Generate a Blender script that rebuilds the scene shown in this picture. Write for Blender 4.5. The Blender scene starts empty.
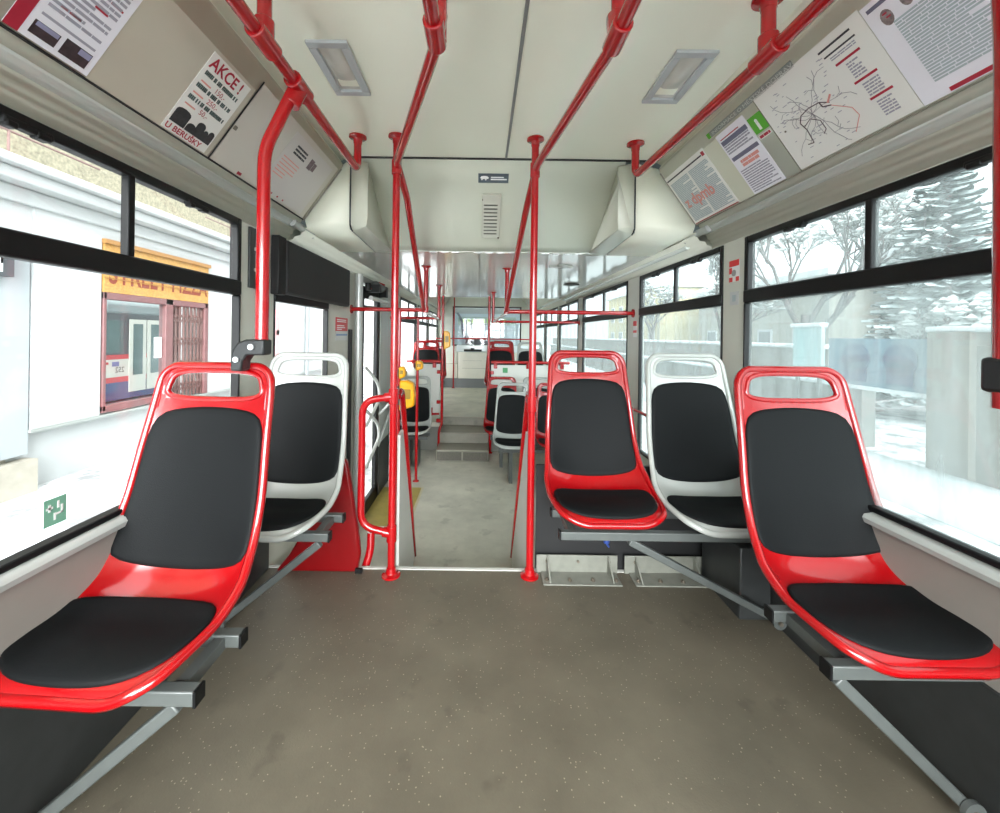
import bpy, bmesh, math, random
from mathutils import Vector, Matrix, noise
from mathutils.geometry import delaunay_2d_cdt

# ------------------------------------------------------------------ camera, sky, exposure
SC = bpy.context.scene
COL = SC.collection
CAM_Z = 1.17
cd = bpy.data.cameras.new('camera'); cam = bpy.data.objects.new('camera', cd); COL.objects.link(cam)
cd.sensor_width = 36.0; cd.lens = 14.4            # 400 px at 1000 px width
cd.shift_x = 0.018; cd.shift_y = -0.0715; cd.clip_start = 0.02; cd.clip_end = 300
_r = math.radians(.8); _c, _s = math.cos(_r), math.sin(_r)
cam.matrix_world = Matrix(((_c, -_s, 0, 0), (0, 0, -1, 0), (_s, _c, 0, CAM_Z), (0, 0, 0, 1)))
SC.camera = cam
SC.view_settings.view_transform = 'Standard'; SC.view_settings.look = 'None'
SC.view_settings.gamma = 1.0; SC.view_settings.use_curve_mapping = False
SC.view_settings.exposure = 2.56
SC.cycles.use_denoising = True
SC.cycles.max_bounces = 14; SC.cycles.diffuse_bounces = 8; SC.cycles.glossy_bounces = 5
SC.cycles.transmission_bounces = 6; SC.cycles.transparent_max_bounces = 16
SC.cycles.caustics_reflective = False; SC.cycles.caustics_refractive = False
SC.cycles.sample_clamp_indirect = 6.0

W = bpy.data.worlds.new('overcast_sky'); SC.world = W; W.use_nodes = True
wn = W.node_tree.nodes; wl = W.node_tree.links
bgn = wn['Background']; bgn.inputs['Strength'].default_value = 1.0
_tc = wn.new('ShaderNodeTexCoord'); _sp = wn.new('ShaderNodeSeparateXYZ'); _rp = wn.new('ShaderNodeValToRGB')
wl.new(_tc.outputs['Generated'], _sp.inputs[0]); wl.new(_sp.outputs['Z'], _rp.inputs[0])
_rp.color_ramp.elements[0].position = 0.0; _rp.color_ramp.elements[0].color = (.62, .66, .68, 1)
_rp.color_ramp.elements[1].position = 0.55; _rp.color_ramp.elements[1].color = (.97, 1.0, 1.0, 1)
wl.new(_rp.outputs[0], bgn.inputs['Color'])
# bright sky patch added behind the camera to light the tram through its windscreen
_dp = wn.new('ShaderNodeVectorMath'); _dp.operation = 'DOT_PRODUCT'; _dp.inputs[1].default_value = (.03, -.966, .257)
_mr = wn.new('ShaderNodeMapRange'); _mr.interpolation_type = 'SMOOTHSTEP'; _mr.inputs[1].default_value = .72; _mr.inputs[2].default_value = 1.0
_mr.inputs[3].default_value = .60; _mr.inputs[4].default_value = 7.6
wl.new(_tc.outputs['Generated'], _dp.inputs[0]); wl.new(_dp.outputs['Value'], _mr.inputs[0]); wl.new(_mr.outputs[0], bgn.inputs['Strength'])

# ------------------------------------------------------------------ constants of the place
YE = -1.55; XC = .09; XL = -1.06; XR = 1.24; LOW = -.475; FZ = -.08; RY = 9.70; CEIL = 2.127; LCEIL = 1.72; STREET = -.75
PI = math.pi
rnd = random.Random(7)

# ------------------------------------------------------------------ materials
def srgb(r, g, b):
    f = lambda v: (v/255/12.92) if v/255 <= .04045 else ((v/255+.055)/1.055)**2.4
    return (f(r), f(g), f(b), 1)
MATS = {}
def mat(name, col, rough=.5, metal=0, spec=.5, coat=0, var=0, scale=6, bump=0, bscale=60, emit=0):
    if name in MATS: return MATS[name]
    m = bpy.data.materials.new(name); m.use_nodes = True; MATS[name] = m
    n = m.node_tree.nodes; l = m.node_tree.links; b = n['Principled BSDF']
    c = srgb(*col)
    b.inputs['Base Color'].default_value = c; b.inputs['Roughness'].default_value = rough
    b.inputs['Metallic'].default_value = metal; b.inputs['Specular IOR Level'].default_value = spec
    b.inputs['Coat Weight'].default_value = coat; b.inputs['Coat Roughness'].default_value = .08
    tc = n.new('ShaderNodeTexCoord')
    if var:
        t = n.new('ShaderNodeTexNoise'); t.inputs['Scale'].default_value = scale; t.inputs['Detail'].default_value = 5
        l.new(tc.outputs['Object'], t.inputs['Vector'])
        r = n.new('ShaderNodeValToRGB'); r.color_ramp.elements[0].position = .3; r.color_ramp.elements[1].position = .7
        r.color_ramp.elements[0].color = tuple(x*(1-var) for x in c[:3])+(1,)
        r.color_ramp.elements[1].color = tuple(min(1, x*(1+var*.6)) for x in c[:3])+(1,)
        l.new(t.outputs['Fac'], r.inputs[0]); l.new(r.outputs[0], b.inputs['Base Color'])
    if bump:
        t2 = n.new('ShaderNodeTexNoise'); t2.inputs['Scale'].default_value = bscale; t2.inputs['Detail'].default_value = 3
        l.new(tc.outputs['Object'], t2.inputs['Vector'])
        bp = n.new('ShaderNodeBump'); bp.inputs['Strength'].default_value = bump; bp.inputs['Distance'].default_value = .01
        l.new(t2.outputs['Fac'], bp.inputs['Height']); l.new(bp.outputs[0], b.inputs['Normal'])
    if emit:
        b.inputs['Emission Color'].default_value = c; b.inputs['Emission Strength'].default_value = emit
    return m

RED = mat('red_lacquer', (160, 4, 12), .22, coat=.5)
REDS = mat('red_plastic', (146, 3, 9), .17, coat=.6)
WHT = mat('white_plastic', (160, 163, 158), .2, coat=.5)
PAD = mat('black_upholstery', (16, 18, 19), .6, spec=.12, bump=.12, bscale=420)
BLK = mat('black_rubber', (9, 10, 11), .5, spec=.3)
BLKM = mat('black_matte', (24, 24, 25), .6, var=.2)
CEILM = mat('ceiling_laminate', (240, 241, 224), .42, var=.03, scale=2)
LCEILM = mat('glossy_ceiling_panel', (218, 219, 213), .12, var=.03, scale=3, coat=.3)
COVE = mat('cove_panel', (214, 215, 201), .4, var=.03, scale=4)
TAUPE = mat('beige_laminate', (190, 182, 166), .45, var=.06, scale=5)
PILLAR = mat('pillar_laminate', (198, 199, 188), .35, var=.03)
WALLM = mat('wall_laminate', (140, 134, 127), .45, var=.05, scale=9)
SILL = mat('sill_aluminium', (166, 169, 165), .3, var=.03)
DARKW = mat('charcoal_laminate', (48, 50, 50), .4, var=.15, scale=20)
VOID = mat('black_panel', (14, 14, 15), .6)
STEEL = mat('grey_painted_steel', (80, 84, 82), .4, var=.1, scale=20)
LSTEEL = mat('pale_painted_steel', (124, 125, 116), .42, var=.12, scale=25)
ALU = mat('brushed_aluminium', (190, 193, 194), .3, metal=.7, var=.05)
SEAM = mat('seam_strip', (128, 130, 128), .4)
DSEAM = mat('dark_seam', (30, 30, 30), .6)
YEL = mat('yellow_plastic', (240, 170, 20), .3, coat=.3)
BOLT = mat('bolt_steel', (120, 112, 100), .35, metal=.6)
PAPER = mat('white_paper', (236, 234, 242), .55)
PAPER2 = mat('cream_paper', (230, 229, 224), .5)
INK = mat('grey_ink', (158, 156, 168), .6)
INKD = mat('dark_ink', (52, 50, 56), .6)
INKR = mat('crimson_ink', (170, 24, 50), .5)
INKP = mat('pale_red_ink', (220, 150, 142), .6)
INKT = mat('teal_grey_ink', (168, 180, 184), .6)
GREEN = mat('green_print', (86, 170, 40), .4)
PRW = mat('white_print', (238, 240, 238), .45)
SLATE = mat('slate_label', (88, 98, 106), .4)
LBLUE = mat('pale_blue_print', (120, 150, 190), .4)

def glass(name, haze=.0, tint=(1, 1, 1), streak=0.0, spec=.04):
    """thin pane: clear with a weak mirror reflection, plus a film of dirt that scatters daylight"""
    m = bpy.data.materials.new(name); m.use_nodes = True; n = m.node_tree.nodes; l = m.node_tree.links
    n.clear(); out = n.new('ShaderNodeOutputMaterial')
    tr = n.new('ShaderNodeBsdfTransparent'); tr.inputs[0].default_value = tuple(tint)+(1,)
    gl = n.new('ShaderNodeBsdfGlossy'); gl.inputs['Roughness'].default_value = .02
    mx = n.new('ShaderNodeMixShader'); mx.inputs[0].default_value = spec
    l.new(tr.outputs[0], mx.inputs[1]); l.new(gl.outputs[0], mx.inputs[2])
    if haze > 0:
        tl = n.new('ShaderNodeBsdfTranslucent'); tl.inputs[0].default_value = (.30, .335, .33, 1)
        m2 = n.new('ShaderNodeMixShader')
        tc = n.new('ShaderNodeTexCoord'); mp = n.new('ShaderNodeMapping'); mp.inputs['Scale'].default_value = (1, 4.5, .6)
        t = n.new('ShaderNodeTexNoise'); t.inputs['Scale'].default_value = 4; t.inputs['Detail'].default_value = 7
        l.new(tc.outputs['Object'], mp.inputs[0]); l.new(mp.outputs[0], t.inputs['Vector'])
        mr = n.new('ShaderNodeMapRange'); mr.inputs[1].default_value = .3; mr.inputs[2].default_value = .75
        mr.inputs[3].default_value = max(0, haze-streak); mr.inputs[4].default_value = min(1, haze+streak)
        l.new(t.outputs['Fac'], mr.inputs[0]); l.new(mr.outputs[0], m2.inputs[0])
        l.new(mx.outputs[0], m2.inputs[1]); l.new(tl.outputs[0], m2.inputs[2]); l.new(m2.outputs[0], out.inputs[0])
    else: l.new(mx.outputs[0], out.inputs[0])
    return m
GL_L = glass('clean_glass', .0)
GL_R = glass('dirty_glass', .32, tint=(.78, .82, .82), streak=.16)
GL_U = glass('dirty_upper_glass', .22, tint=(.82, .86, .86), streak=.12)

def floor_mat(name, base, speck, lo=.35):
    m = bpy.data.materials.new(name); m.use_nodes = True; n = m.node_tree.nodes; l = m.node_tree.links; b = n['Principled BSDF']
    tc = n.new('ShaderNodeTexCoord')
    t = n.new('ShaderNodeTexNoise'); t.inputs['Scale'].default_value = 3.2; t.inputs['Detail'].default_value = 8; t.inputs['Roughness'].default_value = .62
    l.new(tc.outputs['Object'], t.inputs['Vector'])
    r = n.new('ShaderNodeValToRGB'); r.color_ramp.elements[0].position = .32; r.color_ramp.elements[1].position = .7
    c = srgb(*base); r.color_ramp.elements[0].color = tuple(x*.78 for x in c[:3])+(1,); r.color_ramp.elements[1].color = tuple(x*1.14 for x in c[:3])+(1,)
    l.new(t.outputs['Fac'], r.inputs[0])
    v = n.new('ShaderNodeTexVoronoi'); v.inputs['Scale'].default_value = 80; l.new(tc.outputs['Object'], v.inputs['Vector'])
    lt = n.new('ShaderNodeMath'); lt.operation = 'LESS_THAN'; lt.inputs[1].default_value = .16; l.new(v.outputs['Distance'], lt.inputs[0])
    sx = n.new('ShaderNodeSeparateColor'); l.new(v.outputs['Color'], sx.inputs[0])
    gt = n.new('ShaderNodeMath'); gt.operation = 'GREATER_THAN'; gt.inputs[1].default_value = .62; l.new(sx.outputs[0], gt.inputs[0])
    mu = n.new('ShaderNodeMath'); mu.operation = 'MULTIPLY'; l.new(lt.outputs[0], mu.inputs[0]); l.new(gt.outputs[0], mu.inputs[1])
    mu2 = n.new('ShaderNodeMath'); mu2.operation = 'MULTIPLY'; mu2.inputs[1].default_value = .5; l.new(mu.outputs[0], mu2.inputs[0])
    mx = n.new('ShaderNodeMix'); mx.data_type = 'RGBA'; l.new(mu2.outputs[0], mx.inputs[0]); l.new(r.outputs[0], mx.inputs[6]); mx.inputs[7].default_value = srgb(*speck)
    # dark scuffs
    t2 = n.new('ShaderNodeTexNoise'); t2.inputs['Scale'].default_value = 7.5; t2.inputs['Detail'].default_value = 4; l.new(tc.outputs['Object'], t2.inputs['Vector'])
    g2 = n.new('ShaderNodeMapRange'); g2.inputs[1].default_value = .62; g2.inputs[2].default_value = .70; g2.inputs[4].default_value = .4; l.new(t2.outputs['Fac'], g2.inputs[0])
    mx2 = n.new('ShaderNodeMix'); mx2.data_type = 'RGBA'; l.new(g2.outputs[0], mx2.inputs[0]); l.new(mx.outputs[2], mx2.inputs[6]); mx2.inputs[7].default_value = tuple(x*.45 for x in c[:3])+(1,)
    l.new(mx2.outputs[2], b.inputs['Base Color'])
    mr = n.new('ShaderNodeMapRange'); mr.inputs[3].default_value = lo; mr.inputs[4].default_value = lo+.3; l.new(t.outputs['Fac'], mr.inputs[0]); l.new(mr.outputs[0], b.inputs['Roughness'])
    bp = n.new('ShaderNodeBump'); bp.inputs['Strength'].default_value = .12; bp.inputs['Distance'].default_value = .004
    t3 = n.new('ShaderNodeTexNoise'); t3.inputs['Scale'].default_value = 170; l.new(tc.outputs['Object'], t3.inputs['Vector'])
    l.new(t3.outputs['Fac'], bp.inputs['Height']); l.new(bp.outputs[0], b.inputs['Normal'])
    return m
FLOOR = floor_mat('grey_speckled_floor', (96, 90, 77), (176, 168, 148))
FLOOR2 = floor_mat('pale_speckled_floor', (198, 196, 182), (206, 202, 190))

# ------------------------------------------------------------------ mesh collector
class MB:
    def __init__(s): s.v = []; s.f = []; s.sm = []
    def add(s, v, f, smooth=False):
        k = len(s.v); s.v += [tuple(p) for p in v]; s.f += [tuple(i+k for i in q) for q in f]; s.sm += [smooth]*len(f); return s
    def box(s, x0, x1, y0, y1, z0, z1):
        v = [(x, y, z) for x in (x0, x1) for y in (y0, y1) for z in (z0, z1)]
        return s.add(v, [(0, 1, 3, 2), (4, 6, 7, 5), (0, 4, 5, 1), (2, 3, 7, 6), (0, 2, 6, 4), (1, 5, 7, 3)])
    def obox(s, c, ax, ay, az, hx, hy, hz):
        c = Vector(c); v = [c+ax*(i*hx)+ay*(j*hy)+az*(k*hz) for i in (-1, 1) for j in (-1, 1) for k in (-1, 1)]
        return s.add(v, [(0, 1, 3, 2), (4, 6, 7, 5), (0, 4, 5, 1), (2, 3, 7, 6), (0, 2, 6, 4), (1, 5, 7, 3)])
    def beam(s, a, b, w, h):
        a = Vector(a); b = Vector(b); d = b-a; L = d.length; d.normalize()
        side = d.cross(Vector((0, 0, 1)))
        if side.length < 1e-4: side = Vector((1, 0, 0))
        side.normalize(); up = side.cross(d)
        return s.obox((a+b)/2, d, side, up, L/2, w/2, h/2)
    def tube(s, pts, r, n=14, bend=0, closed=False, rb=None, cap=True):
        """round tube along a polyline; inner corners rounded with radius 'bend'; rb = second radius (elliptic, along 'up')"""
        P = [Vector(p) for p in pts]
        if bend and not closed:
            Q = [P[0]]
            for i in range(1, len(P)-1):
                a, b, c = P[i-1], P[i], P[i+1]; da = (a-b); dc = (c-b)
                t = min(bend, da.length*.48, dc.length*.48); A = b+da.normalized()*t; C_ = b+dc.normalized()*t
                for k in range(7):
                    u = k/6; Q.append(A*(1-u)**2+b*2*u*(1-u)+C_*u*u)
            Q.append(P[-1]); P = Q
        m = len(P); rings = []; up = None
        for i in range(m):
            if closed: t = P[(i+1) % m]-P[i-1]
            else: t = P[min(i+1, m-1)]-P[max(i-1, 0)]
            if t.length < 1e-9: t = Vector((0, 0, 1))
            t.normalize()
            if up is None:
                up = Vector((0, 0, 1)) if abs(t.z) < .9 else Vector((0, 1, 0))
            up = (up-t*up.dot(t)); up.normalize(); sd = t.cross(up)
            rings.append([P[i]+sd*math.cos(2*PI*k/n)*r+up*math.sin(2*PI*k/n)*(rb or r) for k in range(n)])
        v = [p for R in rings for p in R]; f = []
        for i in range(m if closed else m-1):
            j = (i+1) % m
            for k in range(n): f.append((i*n+k, i*n+(k+1) % n, j*n+(k+1) % n, j*n+k))
        if cap and not closed: f.append(tuple(range(n-1, -1, -1))); f.append(tuple((m-1)*n+k for k in range(n)))
        return s.add(v, f, True)
    def lathe(s, prof, c, axis='z', n=20):
        """prof: (radius, height) pairs along the axis"""
        v = []; c = Vector(c)
        for r, h in prof:
            for k in range(n):
                a = 2*PI*k/n; q = (r*math.cos(a), r*math.sin(a), h)
                if axis == 'x': q = (q[2], q[0], q[1])
                if axis == 'y': q = (q[0], q[2], q[1])
                v.append(c+Vector(q))
        f = [(i*n+k, i*n+(k+1) % n, (i+1)*n+(k+1) % n, (i+1)*n+k) for i in range(len(prof)-1) for k in range(n)]
        f.append(tuple(range(n-1, -1, -1))); f.append(tuple((len(prof)-1)*n+k for k in range(n)))
        return s.add(v, f, True)
    def prism(s, poly, d):
        """closed 3-D polygon extruded by vector d"""
        d = Vector(d); n = len(poly); v = [Vector(p) for p in poly]; v += [p+d for p in v]
        f = [tuple(range(n-1, -1, -1)), tuple(range(n, 2*n))]+[(i, (i+1) % n, n+(i+1) % n, n+i) for i in range(n)]
        return s.add(v, f)
    def strip(s, prof, y0, y1, t=0):
        """open profile of (x, z) points run along y"""
        n = len(prof); v = [(x, y0, z) for x, z in prof]+[(x, y1, z) for x, z in prof]
        return s.add(v, [(i, i+1, n+i+1, n+i) for i in range(n-1)])
    def build(s, name, m, parent=None, bevel=0, solid=0, angle=38, loc=None):
        me = bpy.data.meshes.new(name)
        off = Vector((0, 0, 0))
        if parent is not None:
            q = parent
            while q is not None: off += Vector(q.location); q = q.parent
        if loc is not None: off += Vector(loc)
        me.from_pydata([tuple(Vector(p)-off) for p in s.v], [], s.f)
        me.polygons.foreach_set('use_smooth', [True]*len(me.polygons))
        bm = bmesh.new(); bm.from_mesh(me); bmesh.ops.recalc_face_normals(bm, faces=bm.faces); bm.to_mesh(me); bm.free()
        me.set_sharp_from_angle(angle=math.radians(angle))
        me.update()
        o = bpy.data.objects.new(name, me); COL.objects.link(o); o.data.materials.append(m)
        if parent is not None: o.parent = parent
        if loc is not None: o.location = loc
        if bevel:
            b = o.modifiers.new('edge', 'BEVEL'); b.width = bevel; b.segments = 2; b.limit_method = 'ANGLE'; b.angle_limit = math.radians(40)
        if solid:
            q = o.modifiers.new('thickness', 'SOLIDIFY'); q.thickness = solid; q.offset = 0
        return o

def tag(o, label=None, cat=None, group=None, kind=None):
    if label: o['label'] = label
    if cat: o['category'] = cat
    if group: o['group'] = group
    if kind: o['kind'] = kind
    return o
def thing(name, label, cat, loc=(0, 0, 0), rz=0, group=None):
    o = bpy.data.objects.new(name, None); COL.objects.link(o); o.location = loc; o.rotation_euler.z = rz
    o.empty_display_size = .1
    return tag(o, label, cat, group)
def struct(o, label=None): return tag(o, label, kind='structure')
def copy_tree(o, parent=None):
    c = o.copy(); COL.objects.link(c); c.parent = parent
    for ch in list(o.children): copy_tree(ch, c)
    return c

def text(body, O, ex, ey, size, m, parent, name='lettering', align='LEFT', sx=1.0, off=.0012, bold=0):
    cu = bpy.data.curves.new(name, 'FONT'); cu.body = body; cu.size = size; cu.align_x = align; cu.offset = bold; cu.resolution_u = 3
    cu.materials.append(m)
    o = bpy.data.objects.new(name, cu); COL.objects.link(o)
    ex = Vector(ex).normalized(); ey = Vector(ey).normalized(); ez = ex.cross(ey)
    off3 = Vector((0, 0, 0)); q = parent
    while q is not None: off3 += Vector(q.location); q = q.parent
    P = Vector(O)+ez*off-off3
    M = Matrix.Identity(4)
    for i in range(3): M[i][0] = ex[i]*sx; M[i][1] = ey[i]; M[i][2] = ez[i]; M[i][3] = P[i]
    dg = bpy.context.evaluated_depsgraph_get(); me = bpy.data.meshes.new_from_object(o.evaluated_get(dg))
    bpy.data.objects.remove(o); o = bpy.data.objects.new(name, me); COL.objects.link(o)
    if not me.materials: me.materials.append(m)
    o.parent = parent; o.matrix_local = M
    return o

# ------------------------------------------------------------------ floors, steps
o = struct(MB().box(XL, XR, YE, 1.985, -.06, 0).build('floor', FLOOR))
struct(MB().box(XL, XR, 2.005, 6.15, LOW-.06, LOW).build('floor', FLOOR2))
struct(MB().box(XL, XR, 6.10, RY, FZ-.06, FZ).build('floor', FLOOR2))
struct(MB().box(XL, XR, 1.985, 2.005, LOW-.06, .004).build('trim_1', mat('nosing', (196, 196, 190), .4)))
b = MB()
b.box(-.58, .11, 5.20, 6.10, LOW, LOW+.135); b.box(-.58, .11, 5.57, 6.10, LOW+.136, LOW+.272); b.box(-.58, .11, 6.06, 6.099, LOW+.273, FZ-.001)
st = struct(b.build('stairs', floor_mat('stair_covering', (134, 131, 119), (160, 156, 146)), bevel=.006))
b = MB(); z, y = LOW+.012, 5.198
b.box(-.565, -.245, y-.004, y+.002, z, z+.108); b.box(-.225, .095, y-.004, y+.002, z, z+.108)
b.build('riser_plate', mat('riser_plate', (92, 89, 80), .5, var=.2, scale=60), st)
for z, y in ((LOW+.135, 5.20), (LOW+.272, 5.57), (FZ, 6.06)): MB().box(-.57, .10, y, y+.03, z, z+.003).build('tread_edge', mat('tread_edge', (176, 172, 158), .5, var=.1), st)
# platform faces either side of the stairs
struct(MB().box(XL, -.58, 5.68, 6.10, LOW, FZ-.061).build('wall_platform_door_side', mat('platform_grey', (120, 120, 114), .5, var=.1)))
struct(MB().box(.11, XR, 5.68, 6.10, LOW, FZ-.061).build('wall_platform_window_side', mat('platform_grey', (120, 120, 114), .5)))
struct(MB().box(XL, -.58, 5.68, 6.10, FZ-.06, FZ).box(.11, XR, 5.68, 6.10, FZ-.06, FZ).build('floor', FLOOR2))
# yellow door zone
tag(MB().box(-1.055, -.625, 3.42, 4.28, LOW, LOW+.004).build('door_zone_mat', mat('yellow_floor', (176, 158, 88), .5, var=.12, scale=14)),
    'yellow floor mat marking the door zone', 'floor marking')
tag(MB().box(-.623, -.60, 3.38, 4.28, LOW, LOW+.006).build('floor_edge_strip', mat('strip_pale', (198, 190, 160), .5)),
    'thin pale strip along the aisle edge of the yellow floor mat', 'strip')

# ------------------------------------------------------------------ walls
def wall(name, side, openings, y0=YE, y1=RY, z0=LOW-.06, z1=1.78):
    xi = XL if side < 0 else XR; xo = xi+side*.035
    a, c = min(xi, xo), max(xi, xo); b = MB(); y = y0
    for (p, q, r, s) in sorted(openings):
        if p > y: b.box(a, c, y, p, z0, z1)
        if r > z0: b.box(a, c, p, q, z0, r)
        if s < z1: b.box(a, c, p, q, s, z1)
        y = q
    b.box(a, c, y, y1, z0, z1)
    return struct(b.build(name, PILLAR))
WL = [(-1.45, -.62, .626, 1.66), (-.50, .50, .626, 1.66), (.64, 1.745, .626, 1.66), (2.03, 2.74, .10, 1.66), (3.40, 4.02, LOW+.02, 1.60),
      (4.78, 4.98, .2, 1.65), (5.16, 6.40, .62, 1.65), (6.56, 7.8, .62, 1.65), (7.96, 9.50, .62, 1.65)]
WR = [(-1.45, -.62, .63, 1.65), (-.50, .50, .63, 1.65), (.66, 1.89, .63, 1.65), (2.06, 3.15, .27, 1.65), (3.41, 4.92, .27, 1.65),
      (5.16, 6.40, .62, 1.65), (6.56, 7.8, .62, 1.65), (7.96, 9.50, .62, 1.65)]
wall('wall_left', -1, WL); wall('wall_right', 1, WR)
# lower panelling, baseboards and sills of the raised front compartment
for side, x, nm in ((-1, XL, 'left'), (1, XR, 'right')):
    a, c = sorted((x, x-side*.012)); struct(MB().box(a, c, YE+.02, 1.98, .345, .60).build('trim_2' if side < 0 else 'trim_3', WALLM))
    a, c = sorted((x, x-side*.022)); struct(MB().box(a, c, YE+.02, 1.98, .001, .344).build('baseboard_'+nm, DARKW, bevel=.003))
    pr = [(x, .628), (x-side*.022, .622), (x-side*.030, .612), (x-side*.028, .598), (x-side*.012, .592)]
    b = MB(); n = len(pr); b.add([(p[0], YE+.02, p[1]) for p in pr]+[(p[0], 1.98, p[1]) for p in pr], [(i, i+1, n+i+1, n+i) for i in range(n-1)]+[tuple(range(n)), tuple(range(2*n-1, n-1, -1))])
    struct(b.build('trim_4' if side < 0 else 'trim_5', SILL))

WN = [0]
def window(side, y0, y1, z0, z1, tz=(1.335, 1.395), mull=None, gl=None, glu=None, fw=.03, latches=True, label=None, ft=None):
    """rubber framed bus window: fixed lower pane, two sliding upper panes, latches"""
    WN[0] += 1
    xi = XL if side < 0 else XR
    root = thing('window_%d' % WN[0], label, None, (xi, (y0+y1)/2, z0)); root['kind'] = 'structure'
    if 'label' in root and not label: del root['label']
    A = lambda d0, d1: tuple(sorted((xi+side*d0, xi+side*d1)))
    a, c = A(-.008, .030); ft = ft or fw; w1 = fw*.35; w2 = fw*.9
    b = MB(); b.box(a, c, y0, y0+w1, z0, tz[0]); b.box(a, c, y1-w1, y1, z0, tz[0]); b.box(a, c, y0+w1, y1-w1, z0, z0+fw*.6)
    b.box(a, c, y0, y0+w2, tz[0], z1); b.box(a, c, y1-w2, y1, tz[0], z1); b.box(a, c, y0+w2, y1-w2, z1-ft, z1)
    b.build('window_frame', BLK, root, bevel=.006)
    a, c = A(-.012, .026); MB().box(a, c, y0, y1, tz[0], tz[1]).build('transom', BLK, root, bevel=.008)
    a, c = A(.014, .018)
    MB().box(a, c, y0+fw*.3, y1-fw*.3, z0+fw*.5, tz[0]+.01).build('lower_pane', gl, root)
    if mull:
        a, c = A(-.006, .020); MB().box(a, c, mull-.012, mull+.012, tz[1]-.005, z1).build('mullion', BLK, root, bevel=.004)
        a, c = A(.006, .010); MB().box(a, c, y0+fw, mull, tz[1]-.01, z1-ft*.6).build('upper_pane', glu or gl, root)
        a, c = A(.014, .018); MB().box(a, c, mull, y1-fw, tz[1]-.01, z1-ft*.6).build('upper_pane', glu or gl, root)
        if latches:
            for ym in ((y0+mull)/2, (mull+y1)/2):
                q = MB(); zz = z1-ft
                q.obox((xi-side*.004, ym, zz), Vector((1, 0, 0)), Vector((0, 1, 0)), Vector((0, 0, 1)), .012, .052, .009)
                q.obox((xi-side*.006, ym-.036, zz-.008), Vector((1, 0, 0)), Vector((0, 1, 0)), Vector((0, 0, 1)), .012, .012, .008)
                q.obox((xi-side*.006, ym+.030, zz-.006), Vector((1, 0, 0)), Vector((0, 1, 0)), Vector((0, 0, 1)), .012, .016, .008)
                q.build('latch', BLK, root, bevel=.004)
    else:
        a, c = A(.014, .018); MB().box(a, c, y0+fw*.5, y1-fw*.5, tz[1]-.01, z1-ft*.6).build('upper_pane', glu or gl, root)
    return root
for k, (y0, y1, z0, z1) in enumerate(WL):
    if k == 4: continue
    m = {0: -1.03, 1: 0.0, 2: 1.20, 6: 5.78, 7: 7.18, 8: 8.53}.get(k)
    window(-1, y0, y1, z0, z1, mull=m, gl=GL_L, latches=k in (2,), tz=(1.328, 1.392), fw=.03, ft=.03)
for k, (y0, y1, z0, z1) in enumerate(WR):
    m = {0: -1.03, 1: 0.0, 2: 1.285, 3: 2.58, 4: 4.10, 5: 5.78, 6: 7.18, 7: 8.53}[k]
    window(1, y0, y1, z0, z1, mull=m, gl=GL_R, glu=GL_U, latches=k in (2, 3, 4), tz=(1.338, 1.40))

# end walls
b = MB(); b.box(XL-.07, XR+.07, YE-.07, YE, -.06, .35); b.box(XL-.07, XR+.07, YE-.07, YE, 2.04, CEIL+.05)  # unseen end behind the camera, opening enlarged to brighten the interior
b.box(XL-.07, XL+.04, YE-.07, YE, .35, 2.04); b.box(XR-.04, XR+.07, YE-.07, YE, .35, 2.04)
struct(b.build('wall_front', PILLAR))
b = MB(); RX0, RX1, RZ0, RZ1 = -.72, .95, .90, 1.86
b.box(XL-.07, XR+.07, RY, RY+.07, LOW-.06, RZ0); b.box(XL-.07, XR+.07, RY, RY+.07, RZ1, CEIL+.05)
b.box(XL-.07, RX0, RY, RY+.07, RZ0, RZ1); b.box(RX1, XR+.07, RY, RY+.07, RZ0, RZ1)
struct(b.build('wall_back', PILLAR))
for nm, y, x0, x1, z0, z1 in (('a', YE-.035, XL+.04, XR-.04, .35, 2.04), ('b', RY+.035, RX0, RX1, RZ0, RZ1)):  # 'a' is the unseen windscreen, added behind the camera for more daylight
    WN[0] += 1
    r = thing('window_%d' % WN[0], None, None, ((x0+x1)/2, y, z0)); r['kind'] = 'structure'
    q = MB(); q.box(x0, x1, y-.03, y+.03, z0, z0+.03); q.box(x0, x1, y-.03, y+.03, z1-.03, z1); q.box(x0, x0+.03, y-.03, y+.03, z0+.03, z1-.03); q.box(x1-.03, x1, y-.03, y+.03, z0+.03, z1-.03)
    q.build('window_frame', BLK, r); MB().box(x0+.02, x1-.02, y-.003, y+.003, z0+.02, z1-.02).build('pane', GL_L, r)

# ------------------------------------------------------------------ ceilings and coves
CH = .85
struct(MB().box(XC-CH, XC+CH, YE, 2.172, CEIL, CEIL+.04).build('ceiling', CEILM))
struct(MB().box(XC-CH, XC+CH, 5.86, RY, CEIL, CEIL+.04).build('ceiling', CEILM))
struct(MB().box(XC-CH-.28, XC+CH+.28, 2.66, 5.86, LCEIL, LCEIL+.04).build('ceiling', LCEILM))
struct(MB().box(XC-1.15, XC+1.15, 5.86, 5.90, LCEIL, CEIL+.04).build('wall_header', CEILM))
struct(MB().box(XC+.027-.006, XC+.027+.006, YE, 2.165, CEIL-.004, CEIL+.001).build('trim_6', SEAM, bevel=.001))
struct(MB().box(XC-.12, XC-.112, 2.69, 5.84, LCEIL-.003, LCEIL+.001).build('trim_7', SEAM))
TOPU, TOPZ, BOTU, BOTZ = .86, 2.07, 1.065, 1.785
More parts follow.
